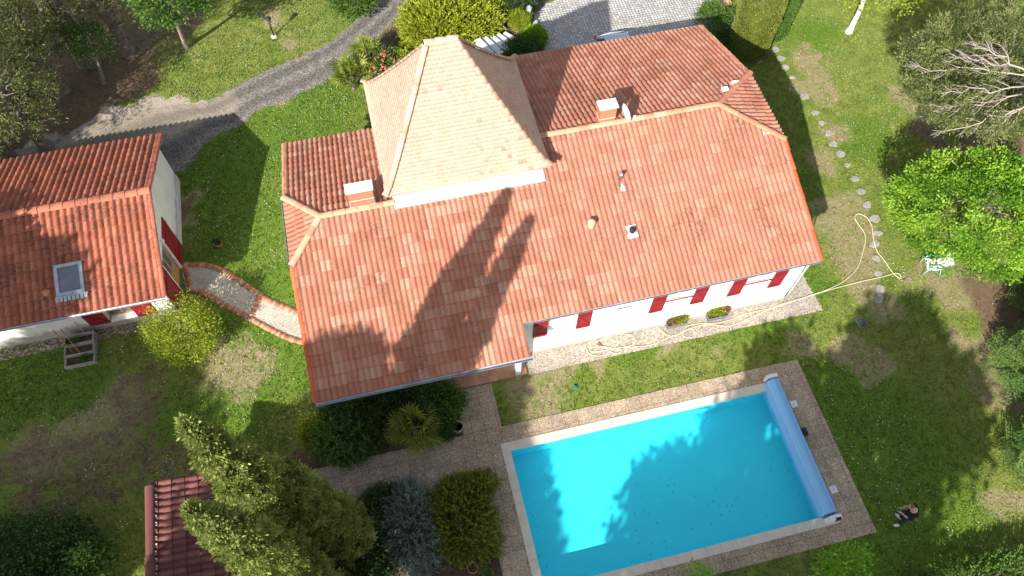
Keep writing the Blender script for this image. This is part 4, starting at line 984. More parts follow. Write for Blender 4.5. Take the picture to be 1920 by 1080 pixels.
tv = hp(lathe_obj('terracotta_vent', [(0.14, -0.1), (0.13, 0.14), (0.10, 0.20), (0.155, 0.22), (0.15, 0.27), (0.09, 0.33), (0.03, 0.37)], M['ridge_pale'], None, 16, on_front(6.72, 14.25)))
me = tv.data; a_ = me.attributes.new('tone', 'FLOAT', 'FACE'); a_.data.foreach_set('value', np.full(len(me.polygons), 0.85, dtype=np.float32))
fs = bmesh.new(); slope_deck(fs, 7.95, 8.36, 13.52, zf(13.52), 13.98, zf(13.98), 0.06, 0.07); vf = hp(bm_obj('vent_flashing', fs, M['zinc_pale']))
ck = hp(lathe_obj('vent_cowl', [(0.10, -0.02), (0.10, 0.08), (0.13, 0.09), (0.12, 0.14), (0.04, 0.2)], M['dark'], None, 6, on_front(8.16, 13.75, 0.08), False))

# ------------------------------------------------------------------ annexe
AX1, AY0, AY1, AZ, ARY, ARZ = -9.22, 16.06, 24.08, 2.37, 20.07, 3.70
ASL = (ARZ - AZ) / (ARY - AY0); ac = 1 / math.hypot(1, ASL); as_ = ASL * ac
annexe = thing('garden_annexe', 'low white annexe with weathered terracotta roof and a skylight', 'annexe', (-14, 20, 0))
def ap(o): return rel(o, annexe)
def za(y): return AZ + ASL * (y - AY0)
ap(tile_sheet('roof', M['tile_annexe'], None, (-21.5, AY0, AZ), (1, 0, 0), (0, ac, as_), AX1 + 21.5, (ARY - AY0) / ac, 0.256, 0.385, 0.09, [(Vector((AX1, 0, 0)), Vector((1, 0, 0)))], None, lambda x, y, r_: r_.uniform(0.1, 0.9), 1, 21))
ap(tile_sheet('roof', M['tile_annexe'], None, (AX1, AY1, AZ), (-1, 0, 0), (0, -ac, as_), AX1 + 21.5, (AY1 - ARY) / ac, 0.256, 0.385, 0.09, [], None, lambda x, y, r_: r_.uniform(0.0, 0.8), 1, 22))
ap(ridge_caps('ridge_tiles', M['tile_annexe'], None, (AX1 + 0.02, ARY, ARZ + 0.05), (-21.5, ARY, ARZ + 0.05), 0.17, 0.46, 23, tones=(0.5, 1.0)))
ap(ridge_caps('verge_tiles', M['tile_annexe'], None, (AX1 - 0.03, AY1, AZ + 0.03), (AX1 - 0.03, ARY, ARZ + 0.03), 0.11, 0.4, 24, tones=(0.5, 1)))
ap(ridge_caps('verge_tiles', M['tile_annexe'], None, (AX1 - 0.03, AY0, AZ + 0.03), (AX1 - 0.03, ARY, ARZ + 0.03), 0.11, 0.4, 25, tones=(0.5, 1)))
bm = bmesh.new(); slope_deck(bm, -21.5, AX1 - 0.02, AY0 + 0.02, AZ, ARY, ARZ); slope_deck(bm, -21.5, AX1 - 0.02, ARY + 0.003, ARZ, AY1 - 0.02, AZ)
bmesh.ops.recalc_face_normals(bm, faces=bm.faces); ap(bm_obj('roof_deck', bm, M['deck']))
apl = [(Vector((0, AY0, AZ - 0.12)), Vector((0, -ASL, 1)).normalized()), (Vector((0, AY1, AZ - 0.12)), Vector((0, ASL, 1)).normalized())]
ap(bm_obj('wall', convex((-21.4, -9.64, 16.97, 23.5, 0, 6), apl), M['render_old']))
bm = bmesh.new()                                     # front leaf with the window opening
box(bm, -21.4, -12.02, 16.65, 16.97, 0, 2.42); box(bm, -12.02, -10.97, 16.65, 16.97, 0, 0.45); box(bm, -12.02, -10.97, 16.65, 16.97, 1.5, 2.42); box(bm, -10.97, -9.64, 16.65, 16.97, 0, 2.42)
ap(bm_obj('wall', bm, M['render_old']))
# gable leaf with the door opening
bm = convex((-9.64, -9.38, 18.85, 23.5, 0, 6), apl); ap(bm_obj('wall', bm, M['render_old']))
bm = convex((-9.64, -9.38, 16.65, 17.6, 0, 6), apl); ap(bm_obj('wall', bm, M['render_old']))
bm = convex((-9.64, -9.38, 17.6, 18.85, 2.12, 6), apl); ap(bm_obj('wall', bm, M['render_old']))
w_ = ap(box_obj('window', -12.02, -10.97, 16.90, 16.95, 0.45, 1.5, M['glass']))
fb = bmesh.new()
for x0, x1, z0, z1 in ((-12.02, -11.93, 0.45, 1.5), (-11.06, -10.97, 0.45, 1.5), (-11.54, -11.45, 0.55, 1.5), (-11.93, -11.06, 0.45, 0.58)): box(fb, x0, x1, 16.87, 16.93, z0, z1)
f_ = bm_obj('frame', fb, M['wood']); f_.parent = w_
f_ = box_obj('sill', -12.0, -10.99, 16.60, 16.868, 0.44, 0.475, M['white_paint']); f_.parent = w_
rel(shutter(None, 0.74, 0.92, Matrix.Translation((-12.78, 16.605, 0.40)), -1), annexe)
rel(shutter(None, 0.74, 0.92, Matrix.Translation((-10.96, 16.605, 0.40)), 1), annexe)
dr_ = ap(box_obj('door', -9.53, -9.48, 17.66, 18.79, 0.02, 2.08, M['wood'], None, 0.006))
f_ = box_obj('pane', -9.485, -9.474, 17.80, 18.16, 0.9, 1.9, M['glass']); f_.parent = dr_
f_ = box_obj('pane', -9.485, -9.474, 18.28, 18.66, 0.9, 1.9, M['glass']); f_.parent = dr_
f_ = box_obj('door_jamb', -9.46, -9.36, 17.585, 17.655, 0, 2.12, M['white_paint']); f_.parent = dr_
f_ = box_obj('door_jamb', -9.46, -9.36, 18.795, 18.865, 0, 2.12, M['white_paint']); f_.parent = dr_
Rz90 = Matrix.Rotation(R(90), 4, 'Z')
rel(shutter(None, 1.1, 2.12, Matrix.Translation((-9.345, 18.87, 0.04)) @ Rz90, 1), annexe)
rel(shutter(None, 1.1, 2.12, Matrix.Translation((-9.345, 16.47, 0.04)) @ Rz90, -1), annexe)
ap(box_obj('wall_lamp', -9.38, -9.25, 18.6, 18.74, 2.22, 2.36, M['white_paint'], None, 0.02))
ap(box_obj('plinth', -9.38, -9.33, 19.98, 23.45, 0, 0.5, M['concrete']))
ap(gutter('gutter', (-21.4, AY0 - 0.06, AZ - 0.02), (AX1, AY0 - 0.06, AZ - 0.04), M['zinc'], None, 0.055))
ap(tube_obj('downpipe', [(-9.32, AY0, AZ - 0.1), (-9.42, 16.5, 1.95), (-9.45, 16.6, 1.8), (-9.45, 16.6, 0.05)], 0.042, M['white_paint']))
# skylight
nA = Vector((0, -as_, ac))
MS = Matrix((( 1, 0, 0, -12.43), (0, ac, -as_, 17.32), (0, as_, ac, za(17.32)), (0, 0, 0, 1)))
sk = ap(box_obj('skylight', -0.40, 0.40, -0.52, 0.52, -0.02, 0.15, M['glass'], None)); sk.matrix_basis = MS
bm = bmesh.new()
for b6 in ((-0.50, -0.38, -0.6, 0.6), (0.38, 0.50, -0.6, 0.6), (-0.38, 0.38, 0.48, 0.6), (-0.38, 0.38, -0.6, -0.48)): box(bm, b6[0], b6[1], b6[2], b6[3], -0.02, 0.19)
bm_obj('frame', bm, M['zinc'], sk, bevel=0.01)
bm = bmesh.new()
for q_ in range(8): box(bm, -0.58 + q_ * 0.145, -0.58 + q_ * 0.145 + 0.11, -0.82 + 0.02 * (q_ % 2), -0.602, 0.05, 0.12 + 0.012 * (q_ % 2))
box(bm, -0.58, 0.58, -0.66, -0.604, 0.05, 0.14)
bm_obj('flashing', bm, M['zinc'], sk)
va = ap(lathe_obj('vent_cap', [(0.14, -0.05), (0.14, 0.10), (0.09, 0.16), (0.02, 0.17)], M['terracotta'], None, 14, (-13.28, 16.95, za(16.95) + 0.06)))

# ------------------------------------------------------------------ vegetation
def unit(a): return a / np.maximum(1e-9, np.linalg.norm(a, axis=-1, keepdims=True))
class Leaves:
    """collects leaf-shaped quads"""
    def __init__(s, seed): s.r = np.random.RandomState(seed); s.V = []; s.T = []; s.X = []
    def add(s, P_, D_, L, W, tone, flat=0.0):
        n = len(P_); L = np.broadcast_to(L, n)[:, None]; W = np.broadcast_to(W, n)[:, None]
        rnd = s.r.normal(size=(n, 3)); rnd[:, 2] *= (1 - flat)
        if flat: rnd = np.cross(D_, np.array([0, 0, 1.0])) + rnd * (1 - flat)
        S = unit(np.cross(D_, np.cross(rnd, D_)) + 1e-6)
        s.V.append(np.stack([P_, P_ + D_ * L * 0.45 + S * W, P_ + D_ * L, P_ + D_ * L * 0.45 - S * W], 1).reshape(-1, 3)); s.T.append(np.clip(tone, 0, 1))
    def solid(s, V, Fq, tone):
        s.X.append((np.asarray(V), np.asarray(Fq), tone))
    def build(s, name, m, parent=None):
        V = np.concatenate(s.V); T = np.concatenate(s.T); Fq = np.arange(len(V)).reshape(-1, 4)
        for v, f, t in s.X:
            Fq = np.concatenate([Fq, f + len(V)]); V = np.concatenate([V, v]); T = np.concatenate([T, np.full(len(f), t) if np.isscalar(t) else t])
        return np_mesh(name, V, Fq, m, parent, tone=T)
def sphere_dirs(r, n):
    return unit(r.normal(size=(n, 3)))
def lobes(r, D_, k=9, amp=0.25, sharp=5):
    c = sphere_dirs(r, k); a = r.uniform(0.3, 1, k)
    return amp * ((np.exp(sharp * (D_ @ c.T - 1)) * a).sum(1) - 0.35)
def broad_crown(lv, c, rad, ncl, nl, leaf, sig=0.22, amp=0.3, zmin=-0.75, inner=0.55, droop=0.0, wid=0.36, tvar=0.3, up=0.3):
    """clumps of leaves through the outer part of an uneven ellipsoid"""
    r = lv.r; D_ = sphere_dirs(r, ncl * 2); D_ = D_[D_[:, 2] > zmin][:ncl]; ncl = len(D_)
    rr = (inner + (1 - inner) * r.rand(ncl) ** 0.55) * (1 + lobes(r, D_, 10, amp))
    C_ = np.array(c) + D_ * rr[:, None] * np.array(rad)
    tone = np.clip(0.5 + r.normal(size=ncl) * tvar * 0.75, 0, 1)
    n = ncl * nl; ci = np.repeat(np.arange(ncl), nl)
    off = r.normal(size=(n, 3)) * sig; off[:, 2] *= 0.75
    P_ = C_[ci] + off
    d = unit(D_[ci] * 0.6 + off / sig * 0.4 + r.normal(size=(n, 3)) * 0.55 + np.array([0, 0, up - droop]))
    lv.add(P_, d, leaf * r.uniform(0.6, 1.3, n), leaf * wid * r.uniform(0.7, 1.2, n), tone[ci] + r.normal(size=n) * 0.16)
    return C_
def spray_crown(lv, c, rad, ns, m, slen, leaf, amp=0.25, zmin=-0.2, inner=0.6, dirup=0.5, tvar=0.25, spread=0.7, wid=0.16, box_=False, out=0.8, jit=0.35):
    """feathery sprays: each is an axis with leaflets on both sides"""
    r = lv.r; D_ = sphere_dirs(r, ns * 3); D_ = D_[D_[:, 2] > zmin][:ns]; ns = len(D_)
    rr = (inner + (1 - inner) * r.rand(ns) ** 0.6) * (1 + lobes(r, D_, 12, amp))
    sh = D_.copy()
    if box_: sh = sh / np.maximum(1e-6, (np.abs(sh) ** 5).sum(1, keepdims=True) ** (1 / 5))
    C_ = np.array(c) + sh * rr[:, None] * np.array(rad)
    ax = unit(D_ * out + np.array([0, 0, dirup]) + r.normal(size=(ns, 3)) * jit)
    side = unit(np.cross(ax, r.normal(size=(ns, 3)) + np.array([0, 0, 1.5])))
    tone = 0.45 + r.normal(size=ns) * tvar * 0.7
    sl = slen * r.uniform(0.6, 1.25, ns)
    for k_ in range(m):
        t = (k_ + 0.3) / m
        sg = 1 if k_ % 2 else -1
        P_ = C_ + ax * (sl * t)[:, None]
        d = unit(ax + side * sg * spread * (1 - 0.5 * t) + r.normal(size=(ns, 3)) * 0.18 - np.array([0, 0, 0.25 * t]))
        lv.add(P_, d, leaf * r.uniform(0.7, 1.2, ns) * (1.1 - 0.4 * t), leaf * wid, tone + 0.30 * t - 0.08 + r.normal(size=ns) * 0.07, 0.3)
    return C_
def limb(bm, a, b_, r0, r1, seed, bend=0.12, seg=7, n=6):
    r = random.Random(seed); a, b_ = Vector(a), Vector(b_); L = (b_ - a).length; pts, rad = [], []
    for i in range(n + 1):
        t = i / n; w = math.sin(PI * t) * bend * L
        pts.append(a.lerp(b_, t) + Vector((r.uniform(-1, 1), r.uniform(-1, 1), r.uniform(-0.6, 0.6))) * w * 0.5); rad.append(r0 + (r1 - r0) * t)
    tube(bm, pts, rad, seg); return pts
def trunk_obj(parent, base, top, r0, r1, m, limbs=(), seed=1):
    bm = bmesh.new(); b = Vector(base)
    tube(bm, [b + Vector((0, 0, -0.1)), b + Vector((0, 0, 0.02)), b + (Vector(top) - b) * 0.12, *[b + (Vector(top) - b) * t + Vector((random.uniform(-.06, .06), random.uniform(-.06, .06), 0)) for t in (0.3, 0.5, 0.7, 0.85)], top], [r0 * 1.6, r0 * 1.35, r0, r0 * 0.92, r0 * 0.8, r0 * 0.6, r0 * 0.45, r1], 10)
    for i, (a, e, ra) in enumerate(limbs): limb(bm, a, e, ra, ra * 0.25, seed * 31 + i, 0.2)
    return rel(bm_obj('trunk', bm, m, None, True), parent)
def auto_limbs(base, top, tips, n, r0, rng, lo=0.35):
    b, t = Vector(base), Vector(top); out = []
    idx_ = rng.choice(len(tips), min(n, len(tips)), replace=False)
    for i in idx_:
        e = Vector(tips[i]); h = max(lo, min(0.95, ((e.z - b.z) / max(0.1, (t.z - b.z))) * 0.7))
        out.append((b.lerp(t, h), e, r0 * rng.uniform(0.18, 0.35)))
    return out
def plant(name, label, cat, base, build, m, part='foliage', group=None, trunk=None):
    t = thing(name, label, cat, (base[0], base[1], 0), group=group)
    lv = Leaves(sum(ord(ch) * (i + 1) for i, ch in enumerate(label)) % 99991)
    C_ = build(lv)
    rel(lv.build(part, m), t)
    if trunk: trunk(t, C_, lv.r)
    return t
def stems(base, n, r0, m, frac=0.75, part='stem'):
    def f(t, C_, r):
        bm = bmesh.new()
        for i in r.choice(len(C_), min(n, len(C_)), replace=False):
            limb(bm, (base[0] + r.uniform(-.12, .12), base[1] + r.uniform(-.12, .12), -0.02), Vector((*base, 0)).lerp(Vector(C_[i]), frac) if frac < 1 else C_[i], r0, r0 * 0.3, int(i), 0.15, 5, 4)
        rel(bm_obj(part, bm, m, None, True), t)
    return f
def tree(name, label, base, c, rad, m, bark, h0, ncl, nl, leaf, sig, r0, group=None, amp=0.3, nlimb=16, crown=None, **kw):
    t = thing(name, label, 'tree', (base[0], base[1], 0), group=group)
    lv = Leaves(sum(ord(ch) * (i + 1) for i, ch in enumerate(label)) % 99991)
    C_ = (crown(lv) if crown else broad_crown(lv, c, rad, ncl, nl, leaf, sig, amp, **kw))
    rel(lv.build('crown', m), t)
    top = (c[0], c[1], c[2] + rad[2] * 0.5)
    trunk_obj(t, (*base, 0), top, r0, r0 * 0.25, bark, auto_limbs((*base, 0), top, C_, nlimb, r0, lv.r, h0), int(base[0] * 7) % 97 + 3)
    return t

# --- the two tall cypresses in the foreground
def cypress(label, base, h, rmax, seed, n, extra=(), lean=(0, 0)):
    t = thing('cypress_tree', label, 'tree', (base[0], base[1], 0), group='tall cypresses beside the pool house')
    lv = Leaves(seed); r = lv.r
    for (bx, by, hh, rm, nn) in ((0, 0, h, rmax, n),) + tuple(extra):
        K = 150; bt = r.rand(K) * 0.97; ba = r.uniform(0, 2 * PI, K); bw = r.uniform(0.3, 1.0, K)
        def R_(tt, aa):
            prof = np.interp(tt, [0, 0.04, 0.15, 0.35, 0.55, 0.75, 0.9, 0.97, 1.0], [0.45, 0.75, 0.95, 1.0, 0.86, 0.54, 0.22, 0.07, 0.01]) * rm
            bump = np.zeros_like(tt)
            for q in range(K):
                da = np.angle(np.exp(1j * (aa - ba[q])))
                bump += bw[q] * np.exp(-((tt - bt[q]) * hh / 0.42) ** 2 - (da * np.maximum(prof, 0.2) / 0.26) ** 2)
            return prof * (0.74 + 0.10 * np.sin(3 * aa + 9 * tt)) + 0.42 * np.clip(bump, 0, 1.2) * (0.12 + 0.88 * prof / rm)
        npl = nn // 42; per = 74
        tp = r.rand(npl) ** 1.02; ap_ = r.uniform(0, 2 * PI, npl)
        tp[:14] = r.uniform(0.96, 1.0, 14)
        Rp = R_(tp, ap_) * (1 - 0.30 * r.rand(npl) ** 1.5)
        o_ = np.stack([np.cos(ap_), np.sin(ap_), np.zeros(npl)], -1)
        root = np.stack([bx + np.cos(ap_) * Rp + lean[0] * tp, by + np.sin(ap_) * Rp + lean[1] * tp, 0.15 + tp * hh - 0.12], -1)
        axp = unit(o_ * 0.36 + np.array([0, 0, 1.0]) + r.normal(size=(npl, 3)) * 0.22); ln_ = r.uniform(0.22, 0.44, npl) * (0.30 + 0.70 * np.clip(Rp / rm, 0, 1))
        tnp = 0.50 + (noise2(ap_ * 2.2 + bx * 3, tp * hh * 1.6, seed, 1.0, 2) - 0.5) * 0.5 + r.normal(size=npl) * 0.16
        ci = np.repeat(np.arange(npl), per); u = r.rand(len(ci)); N_ = len(ci)
        wd = 0.085 * np.sin(PI * np.clip(u * 0.85 + 0.12, 0, 1)) * (0.5 + ln_[ci])
        P_ = root[ci] + axp[ci] * (u * ln_[ci])[:, None] + r.normal(size=(N_, 3)) * wd[:, None]
        d = unit(axp[ci] + (P_ - root[ci] - axp[ci] * (u * ln_[ci])[:, None]) / np.maximum(wd, 0.01)[:, None] * 0.4 + r.normal(size=(N_, 3)) * 0.3)
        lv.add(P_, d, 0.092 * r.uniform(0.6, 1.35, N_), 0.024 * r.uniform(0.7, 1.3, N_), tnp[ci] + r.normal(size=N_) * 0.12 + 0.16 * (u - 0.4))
        # inner body so the column is dense
        A, Z = 20, 40
        ta, aa2 = np.meshgrid(np.linspace(0, 0.995, Z), np.linspace(0, 2 * PI, A, endpoint=False), indexing='ij')
        Ri = R_(ta.ravel(), aa2.ravel()) * 0.66
        Vc = np.stack([bx + np.cos(aa2.ravel()) * Ri + lean[0] * ta.ravel(), by + np.sin(aa2.ravel()) * Ri + lean[1] * ta.ravel(), 0.15 + ta.ravel() * hh], -1)
        ii = np.arange(Z * A).reshape(Z, A); j2 = np.roll(ii, -1, axis=1)
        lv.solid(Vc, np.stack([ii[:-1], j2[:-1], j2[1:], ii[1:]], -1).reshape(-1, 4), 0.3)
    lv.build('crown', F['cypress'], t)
    bm = bmesh.new(); tube(bm, [(0, 0, -0.1), (0, 0, 0.3), (0, 0, h * 0.5), (0, 0, h * 0.9)], [0.28, 0.22, 0.12, 0.03], 9)
    for (bx, by, hh, rm, nn) in extra: tube(bm, [(bx * 0.4, by * 0.4, -0.1), (bx, by, 0.6), (bx, by, hh * 0.85)], [0.16, 0.13, 0.02], 8)
    bm_obj('trunk', bm, M['bark_grey'], t, True)
    return t
cypress('broad tall yellowish cypress with several tops, leaning into the picture over the pool house roof', (-4.75, 5.95), 13.5, 0.70, 501, 58000, ((0.36, 0.26, 9.8, 0.58, 34000), (0.75, 0.2, 5.5, 0.6, 18000)), (0, 0))
cypress('narrow single topped cypress, the smaller looking one at the lower edge', (-4.66, 4.26), 13.6, 0.40, 502, 34000)

# --- pines top left
def pine(label, base, h, zc, rad, ncl, seed_lab, group='pines along the upper left corner', top=None, r0=0.28, amp=0.45, nl=34, m='pine', sig=0.26):
    c = (top[0], top[1], zc) if top else (base[0], base[1], zc)
    return tree('pine_tree', label, base, c, rad, F[m], M['bark_pine'], 0.45, ncl, nl, 0.19, sig, r0, group, amp, 22, None, inner=0.35, wid=0.12, tvar=0.48, zmin=-0.8, up=0.45)
def vpine(label, top, rad, ncl, nl=52, sig=0.17): pine(label, top[:2], top[2] + 1, top[2], rad, ncl, 0, top=top[:2], nl=nl, sig=sig)
vpine('tall pine whose straight grey trunk shows at the top left corner', (*(-13.685, 31.874), 11.5), (2.4, 2.4, 3.0), 150)
vpine('pine with pale needle tufts cut by the left edge above the annexe roof', (-15.240, 26.790, 3.200), (1.9, 2.1, 1.9), 130)
vpine('grey green pine crown in the top left corner', (-14.674, 30.239, 3.800), (1.7, 1.8, 1.6), 130)
vpine('shaded pine at the left edge, mostly outside the frame', (-16.858, 26.566, 6.000), (2.6, 2.8, 3.0), 170)
vpine('sparse pine at the top edge right of the straight grey trunk', (-11.601, 32.152, 3.600), (1.5, 1.2, 1.2), 60)
vpine('pine beyond the top left corner casting shade over the needle litter', (-13.261, 31.810, 8.000), (3.0, 3.0, 3.2), 200)
tree('small_tree', 'thin dark leaved tree with a slanting trunk over the brown litter at the top left', (-12.739, 30.342), (*(-12.141, 30.086), 2.6), (0.85, 0.8, 0.9), F['dark'], M['bark_grey'], 0.4, 60, 34, 0.12, 0.2, 0.08, None, 0.4, 10)
tree('deciduous_tree', 'bright green leafy tree at the top edge left of the lamp', (-8.797, 31.896), (*(-8.296, 30.550), 4.0), (1.35, 1.0, 1.1), F['mid'], M['bark_grey'], 0.35, 130, 40, 0.14, 0.2, 0.11, None, 0.4, 14)
# --- right side
tree('deciduous_tree', 'large fresh green broadleaf tree with a dense round crown at the right edge', (23.623, 12.859), (*(21.861, 11.877), 4.0), (2.45, 2.15, 1.9), F['lime'], M['bark_grey'], 0.3, 400, 100, 0.105, 0.145, 0.2, None, 0.38, 22, zmin=-0.6, inner=0.62, tvar=0.5)
pt = tree('pine_tree', 'wide pine with bleached dead branches in the top right corner', (29.187, 18.078), (*(22.538, 16.198), 7.0), (3.7, 3.0, 2.2), F['pine'], M['bark_pine'], 0.45, 620, 70, 0.15, 0.115, 0.3, None, 0.4, 26, crown=lambda lv: np.concatenate([broad_crown(lv, (22.538, 16.198, 7.000), (3.7, 3.0, 2.0), 430, 76, 0.15, 0.12, 0.4, inner=0.5, wid=0.13, tvar=0.5, up=0.45), broad_crown(lv, (24.523, 16.992, 5.000), (3.3, 2.6, 1.4), 300, 60, 0.17, 0.17, 0.3, inner=0.3, wid=0.16, tvar=0.4)]))
bm = bmesh.new(); rq = random.Random(9)
for (a, b_) in (((21.697, 14.595, 9.000), (19.632, 15.583, 9.000)), ((22.158, 14.396, 8.600), (18.659, 16.193, 8.200)), ((21.552, 13.821, 8.800), (19.082, 14.536, 8.400)), ((21.718, 13.808, 8.400), (19.159, 14.411, 7.600)), ((21.919, 13.523, 8.000), (19.641, 14.252, 6.400)), ((21.347, 13.997, 9.400), (20.086, 15.594, 9.600)), ((22.011, 13.560, 8.200), (21.101, 13.505, 7.000))):
    a, b_ = (a[0], a[1], a[2] - 0.3), (b_[0], b_[1], b_[2] - 0.4)
    pts = limb(bm, a, b_, 0.030, 0.007, rq.randint(0, 999), 0.13, 6, 8)
    for i in range(1, 8):
        for sg in (-1, 1):
            if rq.random() < 0.85:
                d = (Vector(b_) - Vector(a)).normalized(); sd = d.cross(Vector((0, 0, 1))) * sg
                L = rq.uniform(0.5, 1.25) * (1.1 - i / 11); e = pts[i] + (d * 0.75 + sd * rq.uniform(0.35, 0.8) + Vector((0, 0, rq.uniform(-.3, .25)))) * L
                p2 = limb(bm, pts[i], e, 0.012, 0.005, rq.randint(0, 999), 0.15, 5, 4)
                for q_ in (1, 2, 3):
                    if rq.random() < 0.7: limb(bm, p2[q_], p2[q_] + (d * 0.6 + sd * rq.uniform(-.6, .9) + Vector((0, 0, rq.uniform(-.2, .2)))) * rq.uniform(0.25, 0.5), 0.009, 0.004, rq.randint(0, 999), 0.1, 4, 3)
rel(bm_obj('dead_branch', bm, M['dead_wood'], None, True), pt)
tw = thing('birch_tree', 'slender tree with a bare white trunk at the top edge of the right lawn', 'tree', (*(24.489, 25.522), 0))
lv = Leaves(71); C_ = broad_crown(lv, (*(23.169, 24.416), 5.2), (2.2, 2.0, 1.6), 130, 34, 0.14, 0.25, 0.4); rel(lv.build('crown', F['yellowgreen']), tw)
a_ = (24.489, 25.522, 0.000); tp = (23.169, 24.416, 5.200)
bm = bmesh.new(); tube(bm, [(a_[0], a_[1], -0.1), (a_[0], a_[1], 0.03), (a_[0] + 0.02, a_[1] + 0.03, 0.3), (a_[0] + 0.08, a_[1] + 0.1, 1.2), (a_[0] + 0.1, a_[1] + 0.25, 2.2), (a_[0] + 0.25, a_[1] + 0.3, 3.4), tp], [0.25, 0.20, 0.14, 0.12, 0.115, 0.1, 0.03], 10)
for i in range(9): limb(bm, (a_[0] + 0.12, a_[1] + 0.26, 2.3 + 0.15 * i), C_[i * 9 % len(C_)], 0.05, 0.01, i, 0.15)
rel(bm_obj('trunk', bm, M['bark_white'], None, True), tw)
def fir(label, base, h, rmax, seed, group=None, m='fir'):
    t = thing('fir_tree', label, 'tree', (*base, 0), group=group); lv = Leaves(seed); r = lv.r
    bmt = bmesh.new(); tube(bmt, [(0, 0, -0.1), (0, 0, 0.3), (0, 0, h * 0.5), (0, 0, h)], [0.2, 0.15, 0.09, 0.01], 8)
    z = 0.35
    while z < h * 0.98:
        L = rmax * (1 - z / h) ** 0.85 + 0.08; nb = 7
        for q in range(nb):
            az = r.uniform(0, 2 * PI); l = L * r.uniform(0.75, 1.1); d = np.array([math.cos(az), math.sin(az), 0.0]); tip = np.array([0, 0, z]) + d * l + np.array([0, 0, 0.10 * l - 0.05])
            root = np.array([0, 0, z]); limb(bmt, root, tip, 0.022, 0.006, int(r.randint(999)), 0.05, 4, 3)
            sd = np.array([-d[1], d[0], 0]); tb = 0.4 + r.normal() * 0.2
            ns_ = max(4, int(l / 0.085))
            for t_ in np.linspace(0.2, 1, ns_):
                p = root + (tip - root) * t_ + np.array([0, 0, 0.12 * l * math.sin(PI * t_)])
                w = 0.62 * l * (1.02 - t_) ** 0.8 + 0.10
                for sg in (-1, 1):
                    k = max(2, int(w / 0.075)); tt = np.linspace(0.1, 1, k)[:, None]
                    ax = unit((sd * sg * 0.8 + d * 0.65)[None])[0]
                    P_ = p + ax * tt * w + np.array([0, 0, -0.06]) * tt * w + r.normal(size=(k, 3)) * 0.012
                    for s2 in (-1, 1):
                        dd = unit(ax + s2 * 0.8 * unit(np.cross(ax, [0, 0, 1.0])[None])[0] + r.normal(size=(k, 3)) * 0.15)
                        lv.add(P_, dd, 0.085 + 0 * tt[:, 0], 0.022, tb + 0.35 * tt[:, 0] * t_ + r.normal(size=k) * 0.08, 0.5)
        z += 0.27 if z < h * 0.6 else 0.2
    lv.build('crown', F[m], t); bm_obj('trunk', bmt, M['bark_grey'], t, True)
    return t
fir('dark fir with layered branches at the right edge, above the sunny grass strip', (22.813, 6.336), 7.0, 2.0, 81, 'firs along the right edge')
fir('dark fir at the right edge level with the pool cover, branch tips sunlit', (20.989, 2.833), 6.4, 1.8, 82, 'firs along the right edge')
fir('shaded fir at the right edge below the broadleaf tree', (25.577, 9.134), 7.5, 2.1, 83, 'firs along the right edge')

# --- shrubs round the court and the tower
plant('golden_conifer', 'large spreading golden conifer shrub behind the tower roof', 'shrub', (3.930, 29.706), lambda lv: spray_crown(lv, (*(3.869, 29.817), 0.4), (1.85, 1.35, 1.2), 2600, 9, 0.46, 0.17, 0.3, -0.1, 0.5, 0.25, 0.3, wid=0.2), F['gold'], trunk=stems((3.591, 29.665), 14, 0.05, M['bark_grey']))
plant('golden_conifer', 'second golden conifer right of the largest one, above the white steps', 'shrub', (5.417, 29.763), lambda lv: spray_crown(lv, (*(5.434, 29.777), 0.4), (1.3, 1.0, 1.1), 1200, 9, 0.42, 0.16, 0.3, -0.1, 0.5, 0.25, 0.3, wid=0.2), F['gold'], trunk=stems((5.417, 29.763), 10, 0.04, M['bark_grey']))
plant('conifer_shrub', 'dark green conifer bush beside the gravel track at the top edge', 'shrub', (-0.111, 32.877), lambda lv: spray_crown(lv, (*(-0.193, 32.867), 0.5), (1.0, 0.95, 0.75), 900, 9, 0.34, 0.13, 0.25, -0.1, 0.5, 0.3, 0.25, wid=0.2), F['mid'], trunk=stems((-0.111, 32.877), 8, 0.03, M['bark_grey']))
plant('conifer_shrub', 'dark green conifer at the top edge beside the court', 'shrub', (8.029, 30.874), lambda lv: spray_crown(lv, (*(7.913, 30.794), 0.6), (0.85, 0.8, 0.9), 800, 9, 0.34, 0.13, 0.25, -0.2, 0.5, 0.3, 0.25, wid=0.2), F['dark'], trunk=stems((8.029, 30.874), 8, 0.03, M['bark_grey']))
plant('leafy_shrub', 'light green leafy shrub between the golden conifers and the court', 'shrub', (6.494, 30.809), lambda lv: broad_crown(lv, (*(6.500, 30.420), 0.6), (0.75, 0.7, 0.7), 120, 36, 0.10, 0.14, 0.3), F['yellowgreen'], trunk=stems((6.494, 30.809), 8, 0.02, M['bark_grey']))
plant('leafy_shrub', 'bluish green low shrub beside the white steps', 'shrub', (6.052, 30.098), lambda lv: broad_crown(lv, (*(5.997, 29.808), 0.4), (0.6, 0.5, 0.45), 80, 34, 0.10, 0.13, 0.3), F['blue'], trunk=stems((6.052, 30.098), 8, 0.02, M['bark_grey']))
def ball(label, q, rad, m, zc=None):
    def f(lv):
        C_ = broad_crown(lv, (q[0], q[1], zc or rad * 0.9), (rad, rad, rad), int(330 * rad * rad / 0.36), 46, 0.055, 0.05, 0.04, -0.9, 0.93, up=0.1, tvar=0.2)
        broad_crown(lv, (q[0], q[1], zc or rad * 0.9), (rad * 0.8, rad * 0.8, rad * 0.8), 160, 40, 0.10, 0.08, 0.02, -0.9, 0.9)
        return C_
    plant('clipped_ball_shrub', label, 'shrub', q, f, m, group='clipped round shrubs beside the court', trunk=stems(q, 6, 0.025, M['bark_grey']))
